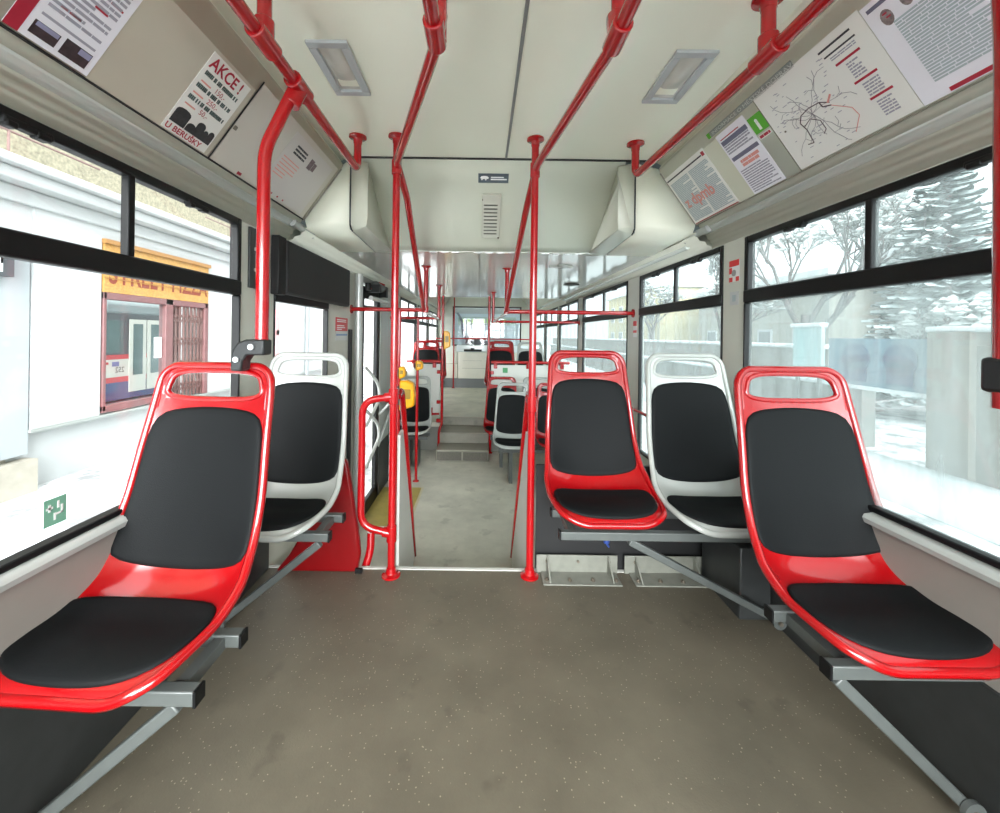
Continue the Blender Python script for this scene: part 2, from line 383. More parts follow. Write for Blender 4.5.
for side, nm in ((-1, 'left'), (1, 'right')):
    U = lambda u: XC+side*u
    slope = [(U(BOTU), BOTZ), (U(TOPU), TOPZ)]
    for (ya, yb) in ((YE, 2.165), (5.90, RY)):
        b = MB(); b.strip([(U(1.15), 1.655), (U(1.15), 1.682), (U(1.138), 1.690), (U(1.138), 1.700), (U(1.124), 1.706), (U(1.122), 1.722), (U(1.110), 1.728)], ya, yb)
        struct(b.build('trim_8' if side < 0 else 'trim_9', COVE, solid=.004, angle=20))
        b = MB(); b.strip([(U(1.110), 1.728), (U(1.107), 1.742), (U(1.098), 1.752), (U(1.090), 1.757)], ya, yb)
        struct(b.build('trim_10' if side < 0 else 'trim_11', mat('cove_rail', (236, 242, 238), .14, coat=.6), solid=.004, angle=60))  # rail highlight put into the colour, brighter than the cove
        b = MB(); b.strip([(U(1.090), 1.757), (U(1.078), 1.772), (U(1.074), 1.780), (U(BOTU), BOTZ)], ya, yb)
        struct(b.build('trim_12' if side < 0 else 'trim_13', COVE, solid=.004, angle=60))
        b = MB(); b.strip([(U(BOTU), BOTZ), (U(TOPU), TOPZ), (U(TOPU-.004), TOPZ+.012)], ya, yb)
        struct(b.build('wall_cove_'+nm, COVE if side > 0 else TAUPE, solid=.005, angle=20))
        b = MB(); b.strip([(U(TOPU-.004), TOPZ+.012), (U(TOPU+.008), 2.10), (U(CH-.004), CEIL-.012), (U(CH-.03), CEIL-.010), (U(CH-.045), CEIL)], ya, yb)
        struct(b.build('trim_14' if side < 0 else 'trim_15', CEILM, solid=.004, angle=20))
    # low section: service duct over the windows
    b = MB(); b.strip([(U(1.15), 1.655), (U(1.135), 1.668), (U(1.12), 1.672), (U(1.11), 1.690), (U(1.08), 1.694), (U(1.07), 1.712), (U(1.05), 1.722)], 2.165, 5.86)
    struct(b.build('trim_16' if side < 0 else 'trim_17', COVE, solid=.004, angle=25))
# strips of bright duct rail in low section
tag(MB().tube([(XC+1.085, 2.3, 1.690), (XC+1.085, 5.8, 1.690)], .013).build('service_pipe', mat('cove_rail', (206, 212, 206), .18)), 'slim pale pipe running above the low windows opposite the door', 'pipe')
tag(MB().tube([(XC-1.095, 2.22, 1.706), (XC-1.095, 3.02, 1.706)], .011).build('tube_lamp', mat('lamp_tube', (232, 238, 234), .15, coat=.4)), 'slim white tube lamp above the black display board', 'lamp')

# sloping bulkhead between high and low ceiling
b = MB()
x0, x1 = .048-.72, .048+.72
b.add([(x0, 2.172, CEIL), (x1, 2.172, CEIL), (x0, 2.172, CEIL-.004), (x1, 2.172, CEIL-.004), (x0, 2.28, 2.03), (x1, 2.28, 2.03), (x0, 2.44, 1.87), (x1, 2.44, 1.87), (x0, 2.60, 1.755), (x1, 2.60, 1.755), (x0, 2.68, LCEIL), (x1, 2.68, LCEIL)],
      [(0, 1, 3, 2), (2, 3, 5, 4), (4, 5, 7, 6), (6, 7, 9, 8), (8, 9, 11, 10)])
# shallow raised middle field is part of the same moulding
struct(b.build('wall_bulkhead', mat('bulkhead_laminate', (204, 206, 190), .4, var=.03, scale=2), solid=.006, angle=50))
struct(MB().box(XC-CH, XC+CH, 2.160, 2.172, CEIL-.007, CEIL+.002).build('trim_18', DSEAM))
b = MB()
for k in range(14):
    x = -.36+k*.075
    if k not in (3, 8): b.box(x, x+.05, 2.672, 2.684, LCEIL-.004, LCEIL+.001)
struct(b.build('trim_19', mat('bright_strip', (235, 238, 236), .1, metal=.6)))
# corner cabinets either side of the bulkhead
for side in (-1, 1):
    U = lambda u: XC+side*u
    t = thing('corner_cabinet', 'pale grey corner cabinet beside the sloping bulkhead, '+('on the door side' if side < 0 else 'beside the pinned timetables'), 'cabinet', (U(.9), 2.2, LCEIL))
    yb = 2.70; V = lambda u: .048+side*u
    # inner hood: front face then tapering inner cheek
    b = MB(); xi = V(.682); xs = V(.770)
    top = 2.085
    P = [(xs, 2.185, CEIL-.008), (xi, 2.20, top), (xi, 2.19, 1.775), (xs, 2.185, 1.752)]
    b.add([(xs, 2.178, CEIL-.008), (xi, 2.178, CEIL-.03), (xi, 2.178, 1.80), (xi+side*.012, 2.20, 1.76), (xs, 2.20, 1.735), (xs, yb, LCEIL-.001), (V(.655), yb+.02, LCEIL-.002), (V(.690), 2.21, top+.02), (xs, 2.178, 1.765), (xs, yb, CEIL)],
          [(0, 1, 2, 3, 8), (8, 3, 4), (3, 6, 5, 4), (1, 7, 6, 3, 2)])
    b.build('inner_cheek', mat('hood_laminate', (204, 205, 190), .35), t, angle=30, solid=.004)
    # outer section up to the cove
    xo = U(1.11)
    b = MB(); b.add([(V(.780), 2.178, CEIL-.012), (U(.86), 2.178, 2.085), (U(1.062), 2.178, 1.800), (U(1.06), 2.178, 1.775), (V(.780), 2.178, 1.775),
                     (U(1.055), 2.19, 1.742), (V(.780), 2.19, 1.738), (U(1.055), yb, LCEIL-.001), (V(.780), yb, LCEIL-.001), (U(1.09), 2.19, 1.75), (U(1.09), yb, LCEIL)],
                    [(0, 1, 2, 3, 4), (4, 3, 5, 6), (6, 5, 7, 8), (5, 9, 10, 7)])
    b.build('outer_panel', CEILM, t, angle=50, solid=.004)
    b = MB(); b.beam((V(.776), 2.1795, CEIL-.01), (V(.776), 2.1795, 1.76), .004, .006); b.beam((V(.776), 2.18, 1.76), (V(.768), 2.20, 1.73), .004, .006)
    b.build('seam', DSEAM, t)
    b = MB(); b.beam((U(.868), 2.168, 2.062), (U(1.072), 2.168, 1.778), .012, .012)
    b.build('edge_profile', mat('edge_profile', (150, 148, 138), .4), t)
    b = MB(); b.tube([(U(1.095), 2.10, 1.750), (U(1.092), 2.22, 1.745), (U(1.075), 2.30, 1.725)], .02); b.build('corner_fitting', SILL, t)

# vent + label on bulkhead
def bh(x, z):   # point on the sloping bulkhead at height z
    pts = [(CEIL, 2.172), (2.03, 2.28), (1.87, 2.44), (1.755, 2.60), (LCEIL, 2.68)]
    for (za, ya), (zb, yb_) in zip(pts, pts[1:]):
        if z >= zb: t = (za-z)/(za-zb); return Vector((x, ya+(yb_-ya)*t, z))
    return Vector((x, 2.68, LCEIL))
ex = Vector((1, 0, 0))
v0 = bh(0, 1.995); v1 = bh(0, 1.80); ey = (v0-v1).normalized(); ez = ex.cross(ey)
t = thing('air_vent', 'small louvred vent in the sloping ceiling bulkhead', 'vent', (v0+v1)/2)
c = (v0+v1)/2+ez*.016; cx = .045
L = (v0-v1).length/2
b = MB(); b.obox(c+ex*cx, ex, ey, ez, .055, L, .012); b.build('vent_frame', mat('vent_laminate', (196, 195, 182), .4), t, bevel=.003)
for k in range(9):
    b = MB(); b.obox(c+ex*(cx-.004)+ey*(-L+.035+k*.0245)+ez*.0125, ex, ey, ez, .040, .0035, .002); b.build('louvre_shade', mat('vent_shadow', (92, 92, 84), .6), t)  # dark bars paint the shade in the vent gaps
b = MB(); b.obox(c+ex*(cx+.048)+ey*(-L+.006)+ez*.013, ex, ey, ez, .005, .004, .003); b.build('screw', BOLT, t); b = MB(); b.obox(c+ex*(cx-.052)+ey*(L-.03)+ez*.013, ex, ey, ez, .003, .004, .002); b.build('screw', BOLT, t)
v0 = bh(0, 2.045); v1 = bh(0, 1.985); c = bh(.057, 2.027)+Vector((0, -.004, 0)); ey2 = (bh(0, 2.04)-bh(0, 2.01)).normalized()
v0 = bh(0, 2.062); v1 = bh(0, 2.028)
ey2 = (v0-v1).normalized(); ez2 = ex.cross(ey2)
t = tag(MB().obox(bh(.052, 2.056)+ez2*.006, ex, ey2, ez2, .085, .027, .0015).build('bulkhead_label', SLATE, loc=bh(.052, 2.056)), 'dark slate label with a white animal emblem above the vent', 'label')
b = MB(); cc = bh(.052, 2.056)+ez2*.0085
pts = [(-.075, .002), (-.068, .012), (-.05, .014), (-.034, .012), (-.026, .004), (-.03, -.004), (-.038, -.002), (-.04, -.012), (-.046, -.012), (-.048, -.004), (-.06, -.004), (-.062, -.011), (-.068, -.010), (-.068, -.002)]
b.prism([cc+ex*p+ey2*q for p, q in pts], ez2*.0005); b.build('emblem', PRW, t)
b = MB(); b.obox(cc+ex*.022+ey2*.006, ex, ey2, ez2, .036, .003, .0005); b.obox(cc+ex*.03-ey2*.006, ex, ey2, ez2, .045, .0035, .0005); b.build('small_lettering', PRW, t)

# ceiling lights
def ceiling_light(x0, x1, y0, y1, label, lensy):
    t = thing('ceiling_light', label, 'light', ((x0+x1)/2, (y0+y1)/2, CEIL))
    z = CEIL-.012; w = .028
    b = MB(); b.box(x0, x1, y0, y0+w, z, CEIL); b.box(x0, x1, y1-w, y1, z, CEIL); b.box(x0, x0+w, y0+w, y1-w, z, CEIL); b.box(x1-w, x1, y0+w, y1-w, z, CEIL)
    b.build('frame', mat('lamp_frame', (176, 180, 182), .35, var=.05), t, bevel=.003)
    b = MB(); n = 10
    vs = []; fs = []
    for i in range(n+1):
        for j in range(n+1):
            u = i/n; v = j/n; X = x0+w+(x1-x0-2*w)*u; Y = y0+w+(y1-y0-2*w)*v
            vs.append((X, Y, CEIL+.001-.014*math.sin(PI*u)*math.sin(PI*min(1, v*1.3))**.7 if 0 < u < 1 and 0 < v < 1 else CEIL-.002))
    for i in range(n):
        for j in range(n): fs.append((i*(n+1)+j, (i+1)*(n+1)+j, (i+1)*(n+1)+j+1, i*(n+1)+j+1))
    b.add(vs, fs, True); b.build('diffuser', mat('lamp_lens', lensy, .15, coat=.5, var=.12, scale=14), t, angle=80)
ceiling_light(-.592, -.455, 1.303, 1.595, 'recessed ceiling light with a pale lens on the door side', (206, 206, 198))
ceiling_light(.632, .775, 1.325, 1.62, 'recessed ceiling light with a cloudy grey lens on the timetable side', (176, 176, 172))
tag(MB().lathe([(.082, 0), (.082, .006), (.06, .012), (.02, .006)], (.93, 4.2, LCEIL-.014)).build('ceiling_speaker', mat('speaker_grille', (52, 54, 48), .6)), 'round dark grille flush in the low ceiling', 'speaker')
b = MB(); b.box(.52, .70, 3.12, 3.16, LCEIL-.014, LCEIL); b.box(.58, .66, 3.07, 3.22, LCEIL-.01, LCEIL)
tag(b.build('ceiling_fixture', mat('fixture', (180, 182, 176), .2)), 'small flat fixture on the low ceiling before the round grille', 'fixture')

# ------------------------------------------------------------------ seats
PROF = [(0, 1.082), (-.018, .98), (-.048, .84), (-.075, .70), (-.098, .60), (-.125, .53), (-.162, .485), (-.215, .463), (-.29, .455), (-.37, .462), (-.43, .462), (-.464, .452), (-.477, .434)]
def cat(p0, p1, p2, p3, t):
    return tuple(.5*((2*b)+(-a+c)*t+(2*a-5*b+4*c-d)*t*t+(-a+3*b-3*c+d)*t**3) for a, b, c, d in zip(p0, p1, p2, p3))
CUR = []
for i in range(len(PROF)-1):
    a = PROF[max(i-1, 0)]; d = PROF[min(i+2, len(PROF)-1)]
    for k in range(10): CUR.append(cat(a, PROF[i], PROF[i+1], d, k/10))
CUR.append(PROF[-1])
ARC = [0]
for a, b in zip(CUR, CUR[1:]): ARC.append(ARC[-1]+math.dist(a, b))
SL = ARC[-1]
def curve_at(s):
    s = max(0, min(SL-1e-6, s)); i = 0
    lo, hi = 0, len(ARC)-1
    while hi-lo > 1:
        m_ = (lo+hi)//2
        if ARC[m_] <= s: lo = m_
        else: hi = m_
    t = (s-ARC[lo])/(ARC[lo+1]-ARC[lo]); a, b = CUR[lo], CUR[lo+1]
    p = (a[0]+(b[0]-a[0])*t, a[1]+(b[1]-a[1])*t)
    i0 = max(0, lo-3); i1 = min(len(CUR)-1, lo+4); dx = CUR[i1][0]-CUR[i0][0]; dz = CUR[i1][1]-CUR[i0][1]; L_ = math.hypot(dx, dz)
    return p, (dz/L_, -dx/L_)      # normal towards the sitter (forward and up)
def interp(tab, s):
    if s <= tab[0][0]: return tab[0][1]
    for (a, va), (b, vb) in zip(tab, tab[1:]):
        if s <= b: t = (s-a)/(b-a); return va+(vb-va)*t
    return tab[-1][1]
S_PAD0 = .131; S_BACK1 = .594; S_SEAT0 = .676; S_SEAT1 = SL-.022
HW = [(0, .176), (.06, .183), (.2, .192), (.35, .203), (.48, .211), (.56, .218), (.62, .225), (.70, .229), (.76, .228), (.82, .223), (.90, .208), (SL, .178)]
# smooth the table
HWs = [(SL*i/60, sum(interp(HW, SL*i/60+d) for d in (-.03, -.015, 0, .015, .03))/5) for i in range(61)]
DISP = [(0, .004), (.12, .010), (.40, .022), (.52, .045), (.60, .068), (.68, .060), (.80, .022), (.90, .006), (SL, 0)]
DISPs = [(SL*i/60, sum(interp(DISP, SL*i/60+d) for d in (-.04, -.02, 0, .02, .04))/5) for i in range(61)]
def half(s):
    w = interp(HWs, s); r = .055
    if s < r: w = w-r+math.sqrt(max(0, r*r-(r-s)**2))
    r = .060
    if s > SL-r: w = w-r*1.5+1.5*math.sqrt(max(0, r*r-(s-SL+r)**2))
    return max(w, .001)
def smap(u, s, off=0.0):
    p, nrm = curve_at(s); hw = interp(HWs, s); d = interp(DISPs, s)*min(1.15, abs(u)/hw)**2.6+off
    return Vector((u, p[0]+NV(nrm)[0]*d, p[1]+NV(nrm)[1]*d))
def NV(nrm):
    # pick the sign that points forward (-y) / up (+z)
    y, z = nrm
    return (y, z) if (-y+z) > 0 else (-y, -z)
def outline():
    pts = []; N = 70
    for i in range(N+1):
        s = SL*(.5-.5*math.cos(PI*i/N)); pts.append((half(s), s))
    return pts
OUT = [p for p in outline()]
OUT = OUT+[(-u, s) for u, s in reversed(OUT)]
HOLE = []
for k in range(48):
    a = 2*PI*k/48; cx_, sy = math.cos(a), math.sin(a); e = 3.8
    r = (abs(cx_)**e+abs(sy)**e)**(-1/e); v = r*sy; s = .0615+v*.0455; HOLE.append((r*cx_*(.152+.012*v), s))
def inside(p, poly):
    x, y = p; c = False; j = len(poly)-1
    for i in range(len(poly)):
        if (poly[i][1] > y) != (poly[j][1] > y) and x < (poly[j][0]-poly[i][0])*(y-poly[i][1])/(poly[j][1]-poly[i][1])+poly[i][0]: c = not c
        j = i
    return c
def shell_mesh():
    V = [Vector(p) for p in OUT]; E = [(i, (i+1) % len(OUT)) for i in range(len(OUT))]; k = len(V)
    V += [Vector(p) for p in HOLE]; E += [(k+i, k+(i+1) % len(HOLE)) for i in range(len(HOLE))]
    st_ = .0135; y = st_
    while y < SL:
        x = -.25
        while x < .25:
            if inside((x, y), OUT) and not inside((x, y), HOLE) and abs(x) < half(y)-.006: V.append(Vector((x, y)))
            x += st_
        y += st_
    vv, _, ff, *_r = delaunay_2d_cdt([Vector((p[0], p[1])) for p in V], E, [], 0, 1e-6)
    faces = []
    for f in ff:
        c = (sum(vv[i][0] for i in f)/len(f), sum(vv[i][1] for i in f)/len(f))
        if inside(c, OUT) and not inside(c, HOLE): faces.append(tuple(f))
    b = MB(); b.add([smap(p[0], p[1]) for p in vv], faces, True)
    b.tube([smap(u*1.0, s, -.002) for u, s in OUT[:-1]], .0092, n=8, closed=True)
    b.tube([smap(u, s, -.002) for u, s in HOLE], .0065, n=8, closed=True)
    # rear stiffening lip under the pan
    return b
def pad_mesh(s0, s1, inset, top_arch=.0, front_r=.05, h=.013, taper=None, ee=8.5):
    """cushion lying on the shell: rounded outline, rings rising to a crown"""
    N = 64; ring = []
    sc = (s0+s1)/2; hs = (s1-s0)/2
    for k in range(N):
        a = 2*PI*k/N; cx_, sy = math.cos(a), math.sin(a); e = ee
        r = (abs(cx_)**e+abs(sy)**e)**(-1/e); v = r*sy; u = r*cx_
        s = sc+v*hs+(top_arch*(u*u) if v < 0 else 0)*(-v)-(.014*u*u if v > 0 else 0)*v
        w = (interp(HWs, s)-inset)
        if taper: w = taper(v, w)
        ring.append((u*w, s))
    b = MB(); vs = []; T = [1.0, 1.0, .985, .955, .9, .78, .6, .4, .2]
    H = [-.004, .35*h, .68*h, .88*h, .98*h, h, h*1.02, h*1.04, h*1.05]
    for t_, h_ in zip(T, H):
        for u, s in ring: vs.append(smap(u*t_, sc+(s-sc)*t_, h_))
    vs.append(smap(0, sc, h*1.05)); f = []
    for i in range(len(T)-1):
        for k in range(N): f.append((i*N+k, i*N+(k+1) % N, (i+1)*N+(k+1) % N, (i+1)*N+k))
    m_ = (len(T)-1)*N
    for k in range(N): f.append((m_+k, m_+(k+1) % N, len(vs)-1))
    b.add(vs, f, True); return b
def make_seat(color, label, group=None):
    t = thing('tram_seat', label, 'seat', (0, 0, 0), 0, group)
    o = shell_mesh().build('shell', REDS if color == 'red' else WHT, t, angle=60)
    sd = o.modifiers.new('thickness', 'SOLIDIFY'); sd.thickness = .006; sd.offset = 0
    pad_mesh(S_PAD0, S_BACK1, .0115, top_arch=.022).build('back_pad', PAD, t, angle=70)
    def tp(v, w): return w*(1-.08*max(0, v)**2-(.10*max(0, -v)**2))
    pad_mesh(S_SEAT0, S_SEAT1, .014, top_arch=.03, taper=tp, ee=5.5).build('seat_pad', PAD, t, angle=70)
    # mounting feet under the pan
    for x in (-.12, .12):
        b = MB()
        for y in (-.19, -.36): b.lathe([(.016, 0), (.016, .03), (.022, .034), (.022, .05)], (x, y, .402), n=12)
        b.box(x-.014, x+.014, -.40, -.15, .400, .408)
        b.build('mounting_foot', BLK, t)
    return t
seat_red = make_seat('red', 'x'); seat_white = make_seat('white', 'x')
used = set()
SEATS = [
 # colour, x, y of back top, floor z, turn, label
 ('red', -.845, 1.288, -.022, -3, 'red seat with black pads, clamped to a pole beside the street-side window', None),
 ('red', 1.060, 1.385, -.016, 0, 'glossy red seat with black pads beside the dirty window, nearest the camera on that side', None),
 ('white', -.830, 1.94, -.020, -2, 'white seat with black pads behind the pole-clamped red seat, next to the red fender panel', None),
 ('red', .528, 2.02, .006, 0, 'red seat with black pads by the aisle pole, beside a white seat', None),
 ('white', .998, 1.975, .0, 0, 'white seat with black pads between two red seats, near the window pillar', None),
 ('white', -.865, 5.32, -.478, 0, 'white low-section seat in front of the door-side white partition', None),
 ('white', .385, 4.82, -.492, -2, 'white low-section seat facing the aisle steps, in front of a red one', None),
 ('red', .865, 4.82, -.488, 0, 'red low-section seat half hidden behind the aisle pole and larger red seat', None),
 ('red', .272, 5.36, -.478, 0, 'red seat directly behind the white low-section seat by the steps', None),
 ('white', .748, 5.36, -.478, 0, 'white seat right before the partition with the green sign', None),
 ('red', -.858, 6.22, -.02, 0, 'red seat on the raised rear platform above the door-side partition', None),
 ('red', .280, 6.22, -.02, 0, 'red seat on the raised rear platform beside the steps, above the green sign', None),
 ('white', .748, 6.22, -.02, 0, 'white seat on the raised rear platform, window side', None),
 ('red', -.83, 7.0, -.02, 0, 'red seat in the second raised row on the door side', None),
 ('red', .36, 7.0, -.02, 0, 'red seat in the second raised row beside the aisle, mostly hidden', None),
]
for (c_, x, y, z, a, lab, g) in SEATS:
    p = seat_red if c_ == 'red' else seat_white
    o = p if c_ not in used else copy_tree(p); used.add(c_)
    o.location = (x, y, z); o.rotation_euler.z = math.radians(a); o['label'] = lab

# seat supports --------------------------------------------------
def clampcap(b, x, y, z): b.box(x-.004, x+.004, y-.022, y+.022, z-.022, z+.022)
def support(label, xa, xw, ys, zb, strut, side, zf=0):
    """cantilever frame: cross beams running to the wall, end caps, diagonal strut to the wall foot"""
    t = thing('seat_support', label, 'seat support', (xw, sum(ys)/len(ys), zf))
    for y in ys:
        MB().box(min(xa, xw), max(xa, xw), y-.015, y+.015, zb-.015, zb+.018).build('cross_beam', STEEL, t, bevel=.003)
        b = MB(); s_ = -1 if xa < xw else 1
        b.box(min(xa, xa+s_*.006), max(xa, xa+s_*.006), y-.016, y+.016, zb-.016, zb+.019)
        b.build('end_cap', BLK, t)
    if strut:
        ax, az, bx, bz, y = strut
        b = MB(); b.beam((ax, y, az), (bx, y, bz), .024, .028); b.build('strut', STEEL, t, bevel=.004)
        b = MB(); d = 1 if bx > ax else -1
        b.lathe([(.026, -.006), (.026, .006)], (bx, y-.02, bz), axis='y', n=18); b.build('strut_foot', STEEL, t)
        b = MB(); b.lathe([(.009, 0), (.009, .008)], (bx, y-.034, bz), axis='y', n=6); b.build('bolt', BOLT, t)
    if len(ys) > 1:
        b = MB(); xm = xa+(.05 if xw > xa else -.05); b.box(xm-.014, xm+.014, ys[0], ys[-1], zb-.018, zb+.012); b.build('side_rail', STEEL, t)
    return t
support('grey steel frame with black end caps under the pole-clamped red seat', -.618, XL+.024, (.885, 1.05), .365, (-.66, .345, -1.015, .04, .885), -1)
support('grey steel frame and strut under the red seat beside the dirty window', .850, XR-.024, (.972, 1.165), .370, (.87, .35, 1.185, .05, .972), 1)
support('grey steel frame under the white seat beside the red fender panel', -.585, XL+.024, (1.56, 1.72), .375, (-.62, .35, -1.0, .04, 1.56), -1)
support('wide grey steel beam carrying the red and white seat pair', .325, XR-.024, (1.60, 1.80), .375, (.60, .355, 1.19, .05, 1.60), 1)
# low section and platform supports (simple pedestals)
for lab, x0, x1, y, z in (('low pedestal frame under the door-side white seat of the low section', -1.03, -.65, 5.04, LOW), ('low pedestal frame under the pair of low-section seats by the steps', .20, 1.2, 4.55, LOW),
                          ('low pedestal frame under the seats right before the green-sign partition', .12, 1.2, 5.08, LOW)):
    t = thing('seat_support', lab, 'seat support', ((x0+x1)/2, y, z))
    for yy in (y-.1, y+.1): MB().box(x0, x1, yy-.02, yy+.02, z+.345, z+.382).build('cross_beam', STEEL, t)
    for x in (x0+.14, x1-.14): MB().box(x-.02, x+.02, y-.11, y+.11, z, z+.346).build('leg', STEEL, t)
for lab, x0, x1, y in (('pedestal frame under the first raised seat on the door side', -1.03, -.65, 5.95), ('pedestal frame under the first raised row on the window side', .13, 1.2, 5.95),
                       ('pedestal frame under the second raised seat on the door side', -1.0, -.62, 6.72), ('pedestal frame under the second raised row on the window side', .2, 1.2, 6.72)):
    t = thing('seat_support', lab, 'seat support', ((x0+x1)/2, y, 0))
    for yy in (y-.1, y+.1): MB().box(x0, x1, yy-.02, yy+.02, .33, .375).build('cross_beam', STEEL, t)
    for x in (x0+.12, x1-.12): MB().box(x-.02, x+.02, y-.11, y+.11, FZ+.001, .33).build('leg', STEEL, t)

# floor brackets at the step edge
def bracket(x0, x1, label):
    t = thing('floor_bracket', label, 'bracket', ((x0+x1)/2, 1.93, 0))
    b = MB(); b.box(x0-.02, x1+.01, 1.976, 1.984, 0, .088); b.build('upright_plate', LSTEEL, t, bevel=.002)
    b = MB(); b.box(x0, x1, 1.872, 1.976, .001, .007); b.build('foot_plate', LSTEEL, t, bevel=.001)
    for x in (x0+.03, x1-.04):
        b = MB(); b.prism([(x, 1.976, .007), (x, 1.88, .007), (x, 1.968, .084), (x, 1.976, .084)], (.007, 0, 0)); b.build('gusset', LSTEEL, t)
    for k in range(4):
        x = x0+.02+(x1-x0-.04)*k/3
        b = MB(); b.lathe([(.011, 0), (.011, .005), (.006, .006), (.006, .011)], (x, 1.905, .007), n=8); b.build('bolt', BOLT, t)
    for k in range(3):
        x = x0+.03+(x1-x0-.06)*k/2
        b = MB(); b.lathe([(.007, 0), (.007, .005)], (x, 1.971, .058), axis='y', n=8); b.build('bolt', BOLT, t)
bracket(.305, .675, 'bolted pale steel bracket on the floor edge, nearer the aisle pole')
bracket(.740, 1.10, 'bolted pale steel bracket on the floor edge, nearer the windows')
tag(MB().box(.285, XR-.02, 2.012, 2.03, LOW, .52).build('under_seat_panel', VOID), 'black panel behind the legs of the red and white seat pair', 'panel')  # flat black panel closing the space under the seat pair
tag(MB().box(1.085, XR-.025, 1.66, 1.95, .001, .30).build('heater_box', DARKW, bevel=.006), 'dark heater box on the floor by the wall under the white seat', 'heater')
b = MB(); b.tube([(.622, 1.95, .185), (.628, 1.965, .15), (.640, 1.972, .135)], .005); b.lathe([(.013, 0), (.016, .015), (.010, .040)], (.620, 1.95, .165), n=14)
tag(b.build('cable_plug', mat('blue_plug', (52, 74, 140), .3)), 'small blue plug hanging beneath the seat pair beam', 'plug')

# ------------------------------------------------------------------ grab poles and overhead rails
R1 = .018
def flange(t, c, down=True, r=.042):
    s_ = 1 if down else -1
    MB().lathe([(r, 0), (r, s_*.006), (r*.62, s_*.014), (R1+.005, s_*.03), (R1+.004, s_*.05)] if not down else [(R1+.002, -.034), (R1+.004, -.014), (r*.72, -.009), (r, -.006), (r, 0)], c, n=24).build('flange', RED, t)
def flange_floor(t, c, r=.045): MB().lathe([(r, 0), (r, .006), (r*.6, .014), (R1+.005, .03), (R1+.003, .04)], c, n=24).build('flange', RED, t)
def joint(t, a, b_, r=R1+.006, c=None):
    bb = MB(); bb.tube([a, b_], r, n=16)
    if c: bb.tube([((Vector(a)+Vector(b_))/2), c], r*.98, n=16)
    return bb.build('clamp_joint', RED, t, bevel=.003)
# P1, aisle pole on the door side with a D handle
t = thing('grab_pole', 'tall red floor-to-ceiling pole with a D-shaped side handle, door side of aisle', 'pole', (-.424, 1.935, 0))
MB().tube([(-.424, 1.935, .002), (-.424, 1.935, CEIL-.002)], R1).build('tube', RED, t)
flange_floor(t, (-.424, 1.935, .001)); flange(t, (-.424, 1.935, CEIL-.001))
MB().tube([(-.424, 1.935, .865), (-.574, 1.935, .845), (-.574, 1.935, .235), (-.424, 1.935, .205)], .0175, bend=.085).build('handle', RED, t)
joint(t, (-.424, 1.935, .83), (-.424, 1.935, .905), c=(-.466, 1.935, .86)); joint(t, (-.424, 1.935, .165), (-.424, 1.935, .245), c=(-.466, 1.935, .212))
joint(t, (-.424, 1.935, 1.94), (-.424, 1.935, 2.01))
# P2
t = thing('grab_pole', 'tall red floor-to-ceiling pole in front of the aisle red seat', 'pole', (.247, 1.945, 0))
MB().tube([(.247, 1.945, .002), (.247, 1.945, CEIL-.002)], R1).build('tube', RED, t)
flange_floor(t, (.247, 1.945, .001)); flange(t, (.247, 1.945, CEIL-.001)); joint(t, (.247, 1.945, .80), (.247, 1.945, .875), c=(.245, 2.0, .86)); joint(t, (.247, 1.945, 1.94), (.247, 1.945, 2.01))
# outer overhead rails
def outer_rail(x, y_end, label, side, jy):
    t = thing('overhead_rail', label, 'rail', (x, 0, CEIL))
    z = 1.965
    xe = x-side*.045 if side > 0 else x-.012
    MB().tube([(x, YE+.03, z), (x, 1.2, z), (xe, y_end, z), (xe, y_end, CEIL-.002)], .0185, bend=.05).build('tube', RED, t)
    flange(t, (xe, y_end, CEIL-.001), r=.042)
    for y in jy:
        MB().tube([(x, y, z), (x, y, CEIL-.002)], .019).build('hanger', RED, t); flange(t, (x, y, CEIL-.001))
        joint(t, (x, y-.05, z), (x, y+.05, z), r=.0265, c=(x, y, z+.055))
    return t
tl = outer_rail(-.605, 1.945, 'red overhead rail below the timetable panels on the street side, with a branching pole', -1, (1.09, -.6))
tr = outer_rail(.79, 1.975, 'red overhead rail running beneath the posters and route map', 1, (1.12, -.6))
joint(tl, (-.605, 1.25, 1.965), (-.605, 1.35, 1.965), r=.028, c=(-.625, 1.285, 1.90))
# branch poles clamped to seats
def clamp_bracket(t, p, sgn):
    x, y, z = p
    b = MB()
    K=.78
    outer = [(x+sgn*.028, z+.028), (x-sgn*.045, z+.028), (x-sgn*.078, z+.014), (x-sgn*.098, z-.018), (x-sgn*.104, z-.055), (x-sgn*.104, z-.098), (x-sgn*.060, z-.098), (x-sgn*.056, z-.060), (x-sgn*.040, z-.036), (x+sgn*.028, z-.034)]
    outer = [(x+(px-x)*K, z+(pz-z)*K) for px, pz in outer]
    b.prism([(px, y-.028, pz) for px, pz in outer], (0, .050, 0)); b.build('clamp_bracket', mat('bracket_black', (28, 30, 31), .45), t, bevel=.006)
    b = MB()
    for dx, dz in ((-.02, -.002), (-.078, -.052)): b.lathe([(.009, -.006), (.009, 0)], (x+sgn*dx*K, y-.029, z+dz*K), axis='y', n=16)
    b.build('bracket_screw', ALU, t)
t = thing('grab_pole', 'red bent pole from the overhead rail down to a black clamp on the red seat', 'pole', (-.688, 1.235, 1.10))
MB().tube([(-.612, 1.285, 1.955), (-.688, 1.25, 1.74), (-.688, 1.25, 1.105)], .0195, bend=.05).build('tube', RED, t)
clamp_bracket(t, (-.688, 1.25, 1.125), 1)
t = thing('grab_pole', 'red bent pole beside the window at the very edge of view, with a black clamp', 'pole', (.868, .66, 1.08))
